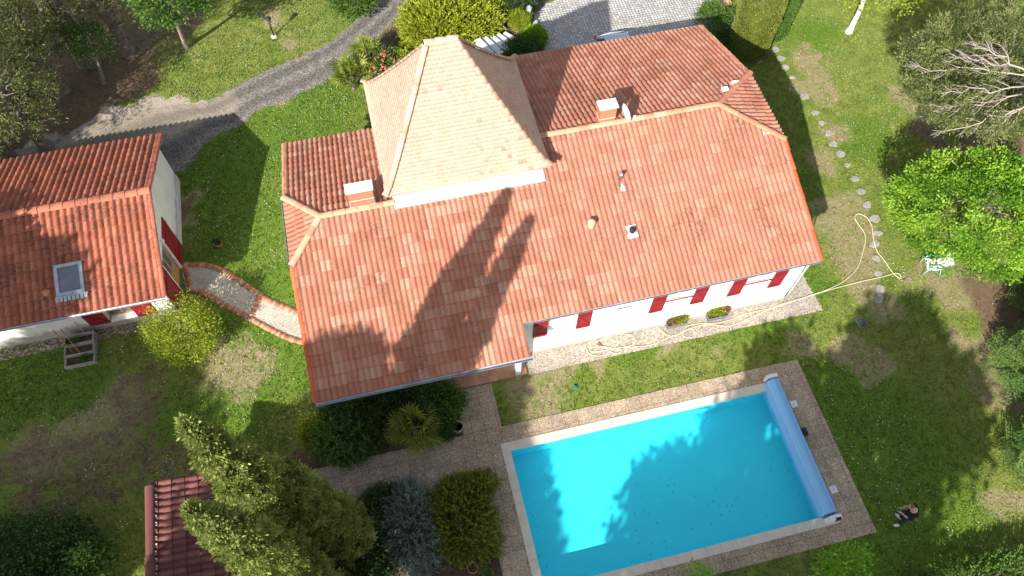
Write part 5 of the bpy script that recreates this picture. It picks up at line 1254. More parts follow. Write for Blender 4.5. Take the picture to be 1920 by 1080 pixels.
ball('bright yellow green clipped ball shrub, nearest the lantern', (7.880, 29.685), 0.52, F['yellowgreen'])
ball('green clipped ball shrub at the corner of the cobbled court', (8.325, 28.201), 0.56, F['lime'])
plant('leafy_shrub', 'low dark bush between the tower roof and the ball shrubs', 'shrub', (7.607, 27.786), lambda lv: broad_crown(lv, (*(7.470, 27.498), 0.4), (1.0, 0.7, 0.5), 200, 40, 0.08, 0.14, 0.3), F['dark'], trunk=stems((7.607, 27.786), 8, 0.02, M['bark_grey']))
plant('pink_flower_shrub', 'shrub with pink blossoms beside the fan palms', 'shrub', (0.633, 28.242), lambda lv: broad_crown(lv, (*(0.540, 27.785), 0.6), (0.95, 0.8, 0.6), 190, 40, 0.09, 0.15, 0.3), F['mid'], trunk=stems((0.633, 28.242), 8, 0.02, M['bark_grey']))
pf = [o for o in bpy.data.objects if o.name.startswith('pink_flower_shrub')][0]
lv = Leaves(77); cc = (0.539, 27.733, 0.650); Dd = sphere_dirs(lv.r, 70); Dd[:, 2] = np.abs(Dd[:, 2]); ce = np.repeat(np.array(cc) + Dd * np.array([0.98, 0.82, 0.66]), 9, axis=0)
lv.add(ce, unit(np.repeat(Dd, 9, axis=0) * 0.6 + lv.r.normal(size=(630, 3)) * 0.8), 0.085, 0.03, lv.r.rand(630)); rel(lv.build('blossom', M['daisy_pink']), pf)
plant('leafy_shrub', 'small yellowish shrub against the back of the tower', 'shrub', (1.383, 28.257), lambda lv: broad_crown(lv, (*(1.594, 28.054), 0.5), (0.5, 0.45, 0.5), 70, 34, 0.10, 0.12, 0.3), F['yellowgreen'], trunk=stems((1.383, 28.257), 6, 0.02, M['bark_grey']))
plant('leafy_shrub', 'small green shrub among stones beside the clipped column', 'shrub', (17.923, 28.144), lambda lv: broad_crown(lv, (*(17.801, 27.944), 0.4), (0.75, 0.6, 0.4), 90, 36, 0.09, 0.14, 0.35), F['mid'], trunk=stems((17.923, 28.144), 6, 0.02, M['bark_grey']))
plant('leafy_shrub', 'dark ivy like shrub in the shade behind the back eave of the house', 'shrub', (18.314, 26.129), lambda lv: broad_crown(lv, (*(17.960, 25.964), 0.5), (1.3, 0.7, 0.5), 190, 40, 0.09, 0.16, 0.35), F['dark'], trunk=stems((18.314, 26.129), 8, 0.02, M['bark_grey']))
for i, (q, sc) in enumerate((((18.571, 28.661), 0.32), ((19.024, 28.894), 0.26), ((18.628, 29.194), 0.22), ((18.645, 28.311), 0.2))):
    st = bmesh.new(); bmesh.ops.create_icosphere(st, subdivisions=2, radius=sc)
    for v in st.verts: v.co = Vector((v.co.x * 1.2, v.co.y, v.co.z * 0.6)) * (1 + random.uniform(-.15, .15)); v.co.z += sc * 0.35
    o = bm_obj('boulder', st, M['terracotta'] if False else M['pebbles']); o.location = (*q, 0)
    tag(o, ['large ochre boulder beside the clipped column at the top edge', 'ochre boulder at the top edge, half behind the clipped column', 'small ochre boulder at the top edge above the green shrub', 'small ochre boulder below the other boulders'][i], 'boulder', 'boulders at the corner of the court')
M['ochre_rock'] = plain('ochre_rock', (0.40, 0.27, 0.14), 0.9, 0.4, 5, bump=0.8)
for o in bpy.data.objects:
    if o.name.startswith('boulder'): o.data.materials[0] = M['ochre_rock']
def column(label, q, h, rad, m, n, group=None):
    def f(lv):
        r = lv.r; tt = r.rand(n); aa = r.uniform(0, 2 * PI, n); top = r.rand(n) < 0.16
        prof = np.interp(tt, [0, 0.08, 0.5, 0.9, 1], [0.86, 1, 1, 0.93, 0.8]) * rad * (1 + 0.04 * np.sin(5 * aa + 7 * tt))
        rr_ = np.where(top, prof * np.sqrt(r.rand(n)), prof * (1 - 0.10 * r.rand(n))); zz_ = np.where(top, h - 0.06 * r.rand(n), 0.1 + tt * (h - 0.1))
        P_ = np.stack([q[0] + np.cos(aa) * rr_, q[1] + np.sin(aa) * rr_, zz_], -1)
        o = np.stack([np.cos(aa) * ~top, np.sin(aa) * ~top, 0.5 + top * 0.8], -1)
        tone = 0.5 + (noise2(aa * 2, zz_ * 2.2, 3, 1.2) - 0.5) * 0.8 + r.normal(size=n) * 0.16
        lv.add(P_, unit(o + r.normal(size=(n, 3)) * 0.5), 0.075 * r.uniform(0.6, 1.3, n), 0.028, tone)
        A = 24; ang = np.linspace(0, 2 * PI, A, endpoint=False); rings = []
        for z, k_ in ((0.05, 0.78), (h * 0.5, 0.9), (h * 0.96, 0.8), (h * 0.965, 0.02)): rings.append(np.stack([q[0] + np.cos(ang) * rad * k_, q[1] + np.sin(ang) * rad * k_, np.full(A, z)], -1))
        ii = np.arange(4 * A).reshape(4, A); j2 = np.roll(ii, -1, axis=1)
        lv.solid(np.concatenate(rings), np.stack([ii[:-1], j2[:-1], j2[1:], ii[1:]], -1).reshape(-1, 4), 0.4)
        return P_[:40]
    def st(t, C_, r): rel(tube_obj('trunk', [(q[0], q[1], -0.1), (q[0], q[1], h * 0.7)], [0.1, 0.04], M['bark_grey']), t)
    return plant('clipped_hedge_column', label, 'hedge', q, f, m, group=group, trunk=st)
column('big column shaped clipped hedge, dull yellow green, behind the house roof', (18.669, 25.349), 4.4, 1.02, F['topiary'], 26000)
column('narrow leafy hedge column half hidden behind the big clipped one', (20.532, 26.020), 3.6, 0.5, F['mid'], 9000)

# --- palms
M['palm_stem'] = plain('palm_stalk', (0.16, 0.20, 0.05), 0.6, 0.2, 8)
def fan_palm(label, q, h, nf, fr, m, seed, group, droop=0.5):
    t = thing('fan_palm', label, 'palm', (*q, 0), group=group); r = random.Random(seed); lv = Leaves(seed)
    bm = bmesh.new()
    for i in range(nf):
        az = i * 2.399 + r.uniform(-.2, .2); el = R(82 - 88 * (i / nf) * droop * 1.6 + r.uniform(-8, 8)); pl = fr * r.uniform(0.65, 0.95)
        d = Vector((math.cos(az) * math.cos(el), math.sin(az) * math.cos(el), math.sin(el)))
        a = Vector((0, 0, h)); e = a + d * pl
        tube(bm, [a, a.lerp(e, 0.5) + Vector((0, 0, 0.03)), e], [0.016, 0.012, 0.008], 5)
        sd = d.cross(Vector((0, 0, 1))).normalized(); nrm = sd.cross(d)
        P_, D_, L_ = [], [], []
        tb = r.uniform(0.3, 0.75)
        for k_ in range(28):
            ph = R(-130 + 260 * k_ / 27)
            dd = d * math.cos(ph) + sd * math.sin(ph) + nrm * (0.16 * math.cos(ph * 0.5) + (0.05 if k_ % 2 else -0.05)) - Vector((0, 0, 0.22))
            P_.append(e); D_.append(dd.normalized()); L_.append(fr * (0.78 - 0.28 * abs(ph) / R(125)) * r.uniform(0.92, 1.06))
        P_, D_, L_ = np.array(P_), np.array(D_), np.array(L_)
        S = unit(np.cross(D_, np.array(nrm)) + np.random.RandomState(i).normal(size=(28, 3)) * 0.12); W = 0.027 * fr / 0.75
        tip = P_ + D_ * L_[:, None]; tip[:, 2] -= 0.06
        lv.V.append(np.stack([P_, P_ + D_ * L_[:, None] * 0.5 + S * W, tip, P_ + D_ * L_[:, None] * 0.5 - S * W], 1).reshape(-1, 3)); lv.T.append(np.clip(tb + np.random.RandomState(i + 50).normal(size=28) * 0.2, 0, 1))
    lv.build('fronds', m, t); bm_obj('petioles', bm, M['palm_stem'], t, True)
    lathe_obj('trunk', [(0.14, -0.05), (0.13, h * 0.4), (0.11, h), (0.03, h + 0.12)], M['bark_grey'], t, 10)
    return t
fan_palm('fan palm nearest the gravel track with yellowing fronds', (-0.979, 27.297), 0.75, 18, 0.84, F['palm'], 5, 'fan palms behind the tower', 0.6)
fan_palm('fan palm right of the yellowing one, in front of the golden conifer', (-0.098, 28.335), 0.9, 17, 0.8, F['palm'], 6, 'fan palms behind the tower', 0.7)
fan_palm('small fan palm at the foot of the two larger palms', (-0.089, 27.310), 0.45, 14, 0.5, F['palm'], 7, 'fan palms behind the tower', 0.7)
fan_palm('fan palm with stiff radiating fronds in the bed below the veranda', (-1.068, 9.484), 0.6, 19, 0.88, F['palm'], 8, None, 0.6)

# --- bed in front of the veranda
B = M['bark_grey']
plant('leafy_shrub', 'dark rounded shrub left of the fan palm under the veranda gutter', 'shrub', (-2.752, 10.354), lambda lv: broad_crown(lv, (*(-2.550, 10.411), 0.6), (1.25, 0.95, 0.65), 420, 44, 0.09, 0.13, 0.3), F['dark'], trunk=stems((-2.752, 10.354), 10, 0.03, B))
plant('leafy_shrub', 'dark green shrub with broad leaves right of the fan palm, against the veranda', 'shrub', (-0.184, 10.401), lambda lv: broad_crown(lv, (*(-0.218, 10.290), 0.6), (1.0, 0.75, 0.6), 300, 40, 0.10, 0.13, 0.3), F['mid'], trunk=stems((-0.184, 10.401), 10, 0.03, B))
plant('leafy_shrub', 'dark shrub behind the fan palm, tucked under the eave', 'shrub', (-1.391, 10.577), lambda lv: broad_crown(lv, (*(-1.373, 10.628), 0.6), (0.8, 0.6, 0.6), 200, 40, 0.10, 0.13, 0.3), F['dark'], trunk=stems((-1.391, 10.577), 8, 0.03, B))
plant('leafy_shrub', 'small dark shrub between the fan palm and the barrel tub', 'shrub', (-0.048, 9.499), lambda lv: broad_crown(lv, (*(-0.066, 9.470), 0.4), (0.4, 0.5, 0.4), 80, 36, 0.09, 0.12, 0.3), F['dark'], trunk=stems((-0.048, 9.499), 6, 0.02, B))
plant('conifer_shrub', 'green feathery conifer shrub at the left end of the veranda bed', 'shrub', (-3.765, 9.534), lambda lv: spray_crown(lv, (*(-3.589, 9.708), 0.3), (0.95, 0.75, 0.7), 1000, 9, 0.34, 0.12, 0.3, -0.1, 0.5, 0.3, 0.25, wid=0.2), F['mid'], trunk=stems((-3.765, 9.534), 8, 0.03, B))
plant('conifer_shrub', 'dark conifer shrub close to the red veranda post', 'shrub', (-3.730, 10.585), lambda lv: spray_crown(lv, (*(-3.668, 10.635), 0.3), (0.6, 0.5, 0.6), 500, 8, 0.30, 0.12, 0.3, -0.1, 0.5, 0.3, 0.25, wid=0.2), F['dark'], trunk=stems((-3.730, 10.585), 8, 0.03, B))
plant('leafy_shrub', 'small yellow green shrub standing alone left of the veranda bed', 'shrub', (-4.684, 10.129), lambda lv: broad_crown(lv, (*(-4.601, 10.089), 0.5), (0.5, 0.48, 0.45), 110, 34, 0.11, 0.12, 0.4), F['yellowgreen'], trunk=stems((-4.684, 10.129), 8, 0.02, B))
# --- bed beside the pool
plant('blue_juniper', 'blue grey juniper with stringy shoots in the bed beside the pool', 'shrub', (-1.976, 5.953), lambda lv: spray_crown(lv, (*(-1.915, 6.178), 0.2), (0.85, 1.3, 0.75), 1500, 9, 0.40, 0.12, 0.3, -0.1, 0.55, 0.35, 0.3, wid=0.14), F['blue'], trunk=stems((-1.976, 5.953), 10, 0.03, B))
plant('juniper', 'dull golden juniper, largest in the bed beside the pool', 'shrub', (-0.189, 5.808), lambda lv: spray_crown(lv, (*(-0.198, 5.900), 0.2), (1.05, 1.25, 0.75), 2300, 9, 0.30, 0.11, 0.25, -0.1, 0.55, 0.3, 0.25, wid=0.2), F['olive'], trunk=stems((-0.189, 5.808), 10, 0.03, B))
plant('juniper', 'greener juniper at the paving corner of the bed beside the pool', 'shrub', (0.242, 6.764), lambda lv: spray_crown(lv, (*(0.260, 6.807), 0.2), (0.85, 0.5, 0.6), 900, 9, 0.30, 0.11, 0.25, -0.1, 0.5, 0.3, 0.25, wid=0.2), F['olive'], trunk=stems((0.242, 6.764), 8, 0.03, B))
plant('juniper', 'dark green juniper behind the blue grey one at the paving edge', 'shrub', (-2.561, 7.042), lambda lv: spray_crown(lv, (*(-2.472, 7.070), 0.2), (0.75, 0.5, 0.55), 700, 9, 0.30, 0.11, 0.25, -0.1, 0.5, 0.3, 0.25, wid=0.2), F['dark'], trunk=stems((-2.561, 7.042), 8, 0.03, B))
plant('leafy_shrub', 'dark dense shrub at the foot of the cypresses', 'shrub', (-3.444, 5.567), lambda lv: broad_crown(lv, (*(-3.369, 5.551), 0.5), (0.9, 1.2, 0.6), 260, 40, 0.09, 0.14, 0.3), F['dark'], trunk=stems((-3.444, 5.567), 8, 0.03, B))
# --- annexe shrub, corner bushes
plant('spring_shrub', 'airy yellow green shrub with bare grey twigs in front of the annexe', 'shrub', (-9.395, 15.097), lambda lv: broad_crown(lv, (*(-8.936, 15.097), 1.0), (1.28, 1.1, 0.95), 250, 38, 0.085, 0.17, 0.4, -0.8, 0.4), F['yellowgreen'], trunk=stems((-9.395, 15.097), 46, 0.022, M['dead_wood'], 1.0))
plant('leafy_shrub', 'big dark bush cut off by the lower left corner', 'shrub', (-14.648, 7.530), lambda lv: broad_crown(lv, (*(-14.094, 7.305), 1.2), (2.3, 1.6, 1.3), 620, 40, 0.12, 0.2, 0.35), F['dark'], trunk=stems((-14.648, 7.530), 12, 0.05, B))
plant('leafy_shrub', 'light leafy sapling beside the big dark bush at the lower left', 'shrub', (-12.452, 6.916), lambda lv: broad_crown(lv, (*(-11.948, 6.948), 1.6), (0.35, 0.5, 0.6), 34, 26, 0.13, 0.13, 0.5), F['mid'], trunk=stems((-12.452, 6.916), 6, 0.02, B))
plant('leafy_shrub', 'fresh green leafy shrub poking up at the bottom edge below the pool', 'shrub', (11.757, 0.681), lambda lv: broad_crown(lv, (*(11.419, 1.030), 2.0), (0.62, 0.55, 0.7), 44, 30, 0.13, 0.18, 0.5), F['lime'], trunk=stems((11.757, 0.681), 8, 0.03, B))
plant('leafy_shrub', 'small leafy sprig at the bottom edge left of the fresh green shrub', 'shrub', (7.258, 1.847), lambda lv: broad_crown(lv, (*(7.185, 2.077), 1.2), (0.3, 0.3, 0.4), 24, 26, 0.11, 0.12, 0.4), F['lime'], trunk=stems((7.258, 1.847), 5, 0.02, B))
plant('low_hedge', 'clipped yellow green hedge along the lower right edge', 'hedge', (16.738, -0.194), lambda lv: spray_crown(lv, (*(16.754, -0.317), 0.35), (2.6, 0.7, 0.5), 2300, 7, 0.2, 0.10, 0.08, -0.2, 0.7, 0.5, 0.25, wid=0.24, box_=True), F['mid'], trunk=stems((16.738, -0.194), 16, 0.03, B))

# --- trees just outside the frame whose shade falls across the garden
SHADE = [((-18.50, 15.01), 6.45, 1.40), ((-27.06, -0.21), 11.67, 3.13), ((-24.04, -1.33), 12.11, 1.65), ((-23.63, -3.43), 11.10, 2.15), ((-12.1, 0.9), 11.6, 1.3), ((3.96, -7.66), 10.46, 3.30), ((7.71, -7.13), 10.76, 1.55), ((-0.02, -6.92), 10.24, 2.29), ((-8.36, -5.94), 8.69, 1.40),
         ((-9.46, -2.72), 10.64, 1.40), ((-24.17, 5.31), 12.83, 1.50), ((-16.75, -5.89), 12.48, 2.33), ((-2.69, -7.42), 9.08, 1.40), ((-13.29, -13.14), 13.41, 1.40), ((-12.82, -8.95), 13.39, 1.57), ((2.11, -9.0), 8.0, 3.2), ((7.76, -3.55), 9.49, 1.73), ((4.26, -1.84), 8.56, 1.40), ((-23.0, 20.5), 7.0, 2.6), ((-25.0, 24.5), 8.0, 2.8), ((-21.8, 27.5), 7.0, 2.2)]
for i, (b_, zc, rad) in enumerate(SHADE):
    tree('shade_tree', 'tall leafy garden tree standing outside the picture, known by its shade on the lawn', b_, (b_[0], b_[1], zc), (rad * 0.9, rad * 0.9, rad * 0.95), F['mid'], M['bark_grey'], 0.35, int((19 if b_[0] > -1 or b_[1] > 19 else 50) * rad * rad) + (36 if b_[0] > -1 else 70), 30, 0.30, 0.26, 0.18, 'garden trees around the plot', 0.35, 12, inner=0.35, wid=0.4)

# ------------------------------------------------------------------ pool house at the lower edge
PX0, PX1, PYA, PYB = -9.62, -5.95, -2.5, 8.72
pz0, pz1 = 2.75, 1.85
psl = (pz0 - pz1) / (PX1 - PX0); pc = 1 / math.hypot(1, psl); ps = psl * pc
ph_ = thing('pool_house', 'small outbuilding with a dark reddish tiled lean-to roof at the lower edge', 'outbuilding', (-7.8, 3, 0))
rel(tile_sheet('roof', M['tile_pool_house'], None, (PX1, PYA, pz1), (0, 1, 0), (-pc, 0, ps), PYB - PYA, (PX1 - PX0) / pc, 0.224, 0.40, 0.07, [], None, lambda x, y, r_: r_.uniform(0, 1), 1, 51), ph_)
rel(ridge_caps('ridge_tiles', M['tile_pool_house'], None, (PX0 - 0.03, PYB, pz0 + 0.05), (PX0 - 0.03, PYA, pz0 + 0.05), 0.15, 2.2, 52, tones=(0.2, 0.5)), ph_)
bm = bmesh.new()
for i in range(50):
    y_ = PYB - 0.11 - i * 0.224
    if y_ > PYA: box(bm, PX0 + 0.115, PX0 + 0.16 + 0.012 * (i % 3), y_ - 0.05 - 0.02 * (i % 2), y_ + 0.04, pz0 - 0.02, pz0 + 0.055)
rel(bm_obj('mortar_bead', bm, M['white_paint']), ph_)
bm = bmesh.new(); v = [bm.verts.new(p) for p in ((PX1 - 0.03, PYA, pz1 - 0.03), (PX1 - 0.03, PYB - 0.02, pz1 - 0.03), (PX0 - 0.1, PYB - 0.02, pz0 - 0.03), (PX0 - 0.1, PYA, pz0 - 0.03))]
r_ = bmesh.ops.extrude_face_region(bm, geom=[bm.faces.new(v)])
for e in r_['geom']:
    if isinstance(e, bmesh.types.BMVert): e.co.z -= 0.08
bmesh.ops.recalc_face_normals(bm, faces=bm.faces); rel(bm_obj('roof_deck', bm, M['deck']), ph_)
rel(bm_obj('wall', convex((PX0 + 0.1, PX1 - 0.25, PYA + 0.2, PYB - 0.2, 0, 4), [(Vector((PX0, 0, pz0 - 0.13)), Vector((psl, 0, 1)).normalized())]), M['render_old']), ph_)
rel(box_obj('door', PX1 - 0.252, PX1 - 0.21, 2.0, 2.9, 0.02, 1.6, M['shutter'], None, 0.008), ph_)

# ------------------------------------------------------------------ stepping stones
STONES = [(20.206, 25.193), (20.214, 24.537), (20.222, 23.892), (20.267, 23.212), (20.330, 21.891), (20.437, 20.775), (20.439, 20.120), (20.530, 19.490), (20.391, 18.790), (20.481, 18.182), (20.503, 17.502), (20.480, 16.689), (20.451, 15.987), (20.373, 15.250), (20.352, 14.486), (20.122, 13.730), (19.728, 13.255), (19.433, 12.573), (19.198, 11.867), (18.935, 11.158), (18.655, 10.754), (19.395, 25.416), (19.111, 24.598)]
special = {0: 'pale stepping stone at the top of the path, near the narrow hedge column', 14: 'pale stepping stone at the inner side of the hose loop', 18: 'stepping stone touching the tip of the hose where it doubles back', 20: 'half buried stepping stone, last of the path on bare earth', 21: 'stepping stone lying in the shade under the big clipped column', 22: 'second stepping stone in the house shadow below the big clipped column'}
for i, q in enumerate(STONES):
    rr = random.Random(200 + i); bm = bmesh.new(); n_ = rr.randint(6, 8); r0 = rr.uniform(0.15, 0.245)
    poly = [(math.cos(2 * PI * j / n_ + rr.uniform(-.25, .25)) * r0 * rr.uniform(0.8, 1.15) * 1.15, math.sin(2 * PI * j / n_ + rr.uniform(-.25, .25)) * r0 * rr.uniform(0.75, 1.1)) for j in range(n_)]
    prism(bm, poly, -0.03, 0.035); bmesh.ops.recalc_face_normals(bm, faces=bm.faces)
    bmesh.ops.bevel(bm, geom=bm.edges[:], offset=0.012, segments=1, affect='EDGES')
    o = bm_obj('stepping_stone', bm, M['stone']); o.location = (*q, 0.0); o.rotation_euler = (rr.uniform(-.03, .03), rr.uniform(-.03, .03), 0)
    tag(o, special.get(i, 'pale irregular stepping stone set in the lawn right of the house'), 'stepping stone', 'stepping stones right of the house')

# ------------------------------------------------------------------ hose
hp_px = [(6.178, 11.580), (6.139, 11.373), (6.226, 11.066), (6.619, 10.902), (7.101, 11.027), (7.477, 11.299), (7.941, 11.555), (8.162, 11.332), (7.990, 11.082), (7.406, 11.075), (6.845, 11.207), (6.553, 11.420), (6.712, 11.576), (7.269, 11.639), (8.374, 11.772), (9.047, 11.738), (9.280, 11.486), (9.522, 11.135), (9.987, 11.099), (10.406, 11.370), (10.970, 11.337), (11.551, 11.225), (12.252, 11.236), (12.857, 11.345), (13.939, 11.345), (14.793, 11.452), (16.111, 11.557), (16.777, 11.636), (17.617, 11.862), (18.430, 12.316), (19.079, 13.071), (19.509, 13.730), (19.490, 14.308), (19.472, 14.690), (19.715, 14.869), (19.974, 14.662), (20.032, 14.211), (19.800, 13.549), (19.644, 12.939), (19.736, 12.283), (19.787, 11.756), (19.960, 11.421), (20.045, 11.535), (19.930, 11.696), (19.245, 11.668), (17.933, 11.656), (16.755, 11.589), (15.428, 11.483), (13.920, 11.299), (12.974, 11.116), (12.058, 10.982), (11.258, 11.244), (10.470, 11.231), (10.130, 11.114), (10.169, 10.909), (10.442, 10.845), (10.614, 11.000), (10.491, 11.226), (9.903, 11.118), (9.348, 11.029), (8.762, 10.901), (8.107, 10.958), (7.406, 11.075), (6.811, 11.095), (6.321, 11.163), (6.251, 11.299), (6.533, 11.352), (7.136, 11.138), (7.482, 10.961), (7.336, 10.853), (7.074, 10.938), (6.845, 11.207), (6.582, 11.293)]
hl = smooth_line(hp_px, 6)
hz = [0.03 + 0.010 * (1 + math.sin(i * 0.9)) for i in range(len(hl))]
ho = thing('garden_hose', 'cream garden hose snaking over the gravel and looping out on the lawn', 'hose', (*hp_px[20], 0))
rel(tube_obj('tube', [(p[0], p[1], z) for p, z in zip(hl, hz)], 0.016, M['hose'], None, 6), ho)
a = (6.762, 11.299); b_ = (6.657, 11.468)
rel(tube_obj('nozzle', [(a[0], a[1], 0.04), ((a[0] + b_[0]) / 2, (a[1] + b_[1]) / 2, 0.05), (b_[0], b_[1], 0.05)], [0.03, 0.045, 0.025], M['red_plastic'], None, 8), ho)

# ------------------------------------------------------------------ planters, pots, tubs
def planter(label, q, rz, spec):
    t = thing('planter', label, 'planter', (*q, 0.012), rz, 'planters along the white wall')
    bm = bmesh.new()
    for x0, x1, y0, y1 in ((-0.44, 0.44, -0.22, -0.19), (-0.44, 0.44, 0.19, 0.22), (-0.44, -0.41, -0.19, 0.19), (0.41, 0.44, -0.19, 0.19)): box(bm, x0, x1, y0, y1, 0, 0.30)
    for v in bm.verts:
        k_ = 0.82 + 0.18 * v.co.z / 0.30; v.co.x *= k_; v.co.y *= k_
    bm_obj('trough', bm, M['dark_grey'], t); box_obj('soil', -0.385, 0.385, -0.178, 0.178, 0.02, 0.25, M['soil'], t)
    for j, (x, y, rad, m) in enumerate(spec):
        lv = Leaves(300 + j + int(q[0] * 10)); C_ = broad_crown(lv, (x + 0.03, y + 0.05, 0.36), (rad * 0.72, rad * 0.6, rad * 0.8), 30, 24, 0.075, 0.055, 0.3, -0.5, 0.4)
        f_ = lv.build('foliage', m, t)
        bm = bmesh.new()
        for q_ in range(5): limb(bm, (x * 0.9, y, 0.24), C_[q_ * 5], 0.008, 0.004, q_, 0.1, 4, 3)
        bm_obj('stem', bm, M['bark_grey'], f_)
M['dark_grey'] = plain('dark_grey_plastic', (0.16, 0.165, 0.18), 0.6, 0.1, 5)
planter('grey trough planter with mixed orange and green plants, left of the pair', (9.960, 11.599), 0.0, ((-0.2, 0.04, 0.2, F['redleaf']), (0.0, -0.06, 0.2, F['yellowgreen']), (0.18, 0.05, 0.2, F['redleaf']), (0.27, -0.02, 0.15, F['yellowgreen'])))
planter('grey trough planter with a red plant at its right end, right of the pair', (11.696, 11.542), 0.0, ((-0.2, 0.02, 0.22, F['yellowgreen']), (0.05, -0.02, 0.17, F['yellowgreen']), (0.27, 0.05, 0.23, F['redleaf'])))
def pot(label, q, r, h, m, tilt=0, soil=True, leaf=None, name='flower_pot', cat='flower pot'):
    t = thing(name, label, cat, (*q, 0.01)); t.rotation_euler = (0, tilt, 0.4)
    lathe_obj('pot', [(r * 0.62, 0), (r * 0.7, 0.01), (r * 0.95, h * 0.85), (r * 1.06, h * 0.86), (r * 1.08, h), (r * 0.92, h), (r * 0.86, h * 0.8)], m, t, 22)
    lathe_obj('soil', [(r * 0.86, h * 0.78), (r * 0.86, h * 0.82)], M['soil'], t, 18)
    if leaf:
        lv = Leaves(int(q[0] * 13) % 999 + 5); broad_crown(lv, (0, 0, h * 1.1), (r * 0.7, r * 0.7, r * 0.6), 14, 22, 0.07, 0.05, 0.3, -0.4, 0.4); lv.build('foliage', leaf, t)
    return t
pot('terracotta pot lying in the shaded grass beside the annexe', (-7.784, 19.548), 0.17, 0.28, M['terracotta'], 0.0, leaf=F['dark'])
pot('terracotta pot filled with dark soil beside the golden juniper at the bottom edge', (-0.001, 4.257), 0.18, 0.30, M['terracotta'])
M['terracotta_pale'] = plain('pale_terracotta', (0.55, 0.30, 0.19), 0.8, 0.15, 7)
pot('paler terracotta pot with a green plant, at the bottom edge next to the paving', (0.453, 3.934), 0.18, 0.30, M['terracotta_pale'], leaf=F['mid'])
tb = thing('barrel_tub', 'pale round tub with dark earth at the corner of the veranda bed', 'tub', (*(0.494, 9.242), 0.012))
lathe_obj('tub', [(0.17, 0), (0.19, 0.12), (0.215, 0.30), (0.225, 0.42), (0.195, 0.42), (0.19, 0.3)], M['render_old'], tb, 20); lathe_obj('soil', [(0.19, 0.26), (0.19, 0.30)], M['soil'], tb, 18)
lathe_obj('hoop', [(0.2, 0.20), (0.215, 0.2), (0.218, 0.24), (0.2, 0.24)], M['iron'], tb, 20)
# raised bed by the annexe
rb = thing('raised_bed', 'weathered wooden raised bed in three terraces against the annexe wall', 'raised bed', (-13.25, 15.76, 0))
bm = bmesh.new()
for y_, h in ((-0.62, 0.22), (-0.2, 0.30), (0.22, 0.38), (0.6, 0.44)): box(bm, -0.58, 0.58, y_ - 0.03, y_ + 0.03, 0, h)
bm_obj('plank', bm, M['grey_wood'], rb)
for x_ in (-0.55, 0.53):
    bm = bmesh.new(); box(bm, x_ - 0.028, x_ + 0.028, -0.589, -0.232, 0.0, 0.23); box(bm, x_ - 0.028, x_ + 0.028, -0.168, 0.188, 0.0, 0.31); box(bm, x_ - 0.028, x_ + 0.028, 0.252, 0.568, 0.0, 0.39); bm_obj('side_board', bm, M['grey_wood'], rb)
bm = bmesh.new(); box(bm, -0.52, 0.50, -0.585, -0.235, 0.0, 0.12); box(bm, -0.52, 0.50, -0.165, 0.185, 0.0, 0.2); box(bm, -0.52, 0.50, 0.255, 0.565, 0.0, 0.26); bm_obj('soil', bm, M['soil'], rb)
for x0, y0, x1, y1 in ((-0.25, -0.1, -0.75, 0.75), (0.15, -0.4, -0.45, 0.7), (0.35, 0.4, 0.05, 0.9)): tube_obj('cane', [(x0, y0, 0.15), (x1, y1, 0.9)], 0.016, M['wood'], rb, 6)
lv = Leaves(401); broad_crown(lv, (0.2, -0.4, 0.2), (0.25, 0.12, 0.1), 14, 18, 0.07, 0.05, 0.3, -0.3, 0.3); broad_crown(lv, (-0.2, 0.35, 0.34), (0.3, 0.12, 0.12), 12, 18, 0.07, 0.05, 0.3, -0.3, 0.3); lv.build('seedlings', F['mid'], rb)
# drain cover
dc = thing('drain_cover', 'dark square drain cover in the lawn right of the gravel strip', 'drain cover', (*(17.428, 9.896), 0))
box_obj('frame', -0.2, 0.2, -0.22, 0.22, -0.02, 0.045, M['dark_grey'], dc, 0.01)
bm = bmesh.new()
for q_ in range(7): box(bm, -0.16, 0.16, -0.19 + q_ * 0.056, -0.165 + q_ * 0.056, 0.0455, 0.056)
bm_obj('grate', bm, M['iron'], dc)
# sprinkler on the grass by the pool
sp = thing('sprinkler', 'small teal garden sprinkler lying on the grass between house and pool', 'sprinkler', (*(5.243, 9.859), 0.03), 0.5)
M['teal'] = plain('teal_plastic', (0.02, 0.22, 0.20), 0.5, 0.1, 5)
M['teal_pale'] = plain('pale_teal_metal', (0.30, 0.55, 0.52), 0.4, 0.1, 5)
box_obj('base', -0.10, 0.10, -0.03, 0.03, 0, 0.03, M['teal'], sp, 0.01); box_obj('cross_bar', -0.03, 0.03, -0.10, 0.10, 0.031, 0.05, M['teal'], sp, 0.008); lathe_obj('head', [(0.03, 0.05), (0.025, 0.1), (0.01, 0.12)], M['teal'], sp, 10)
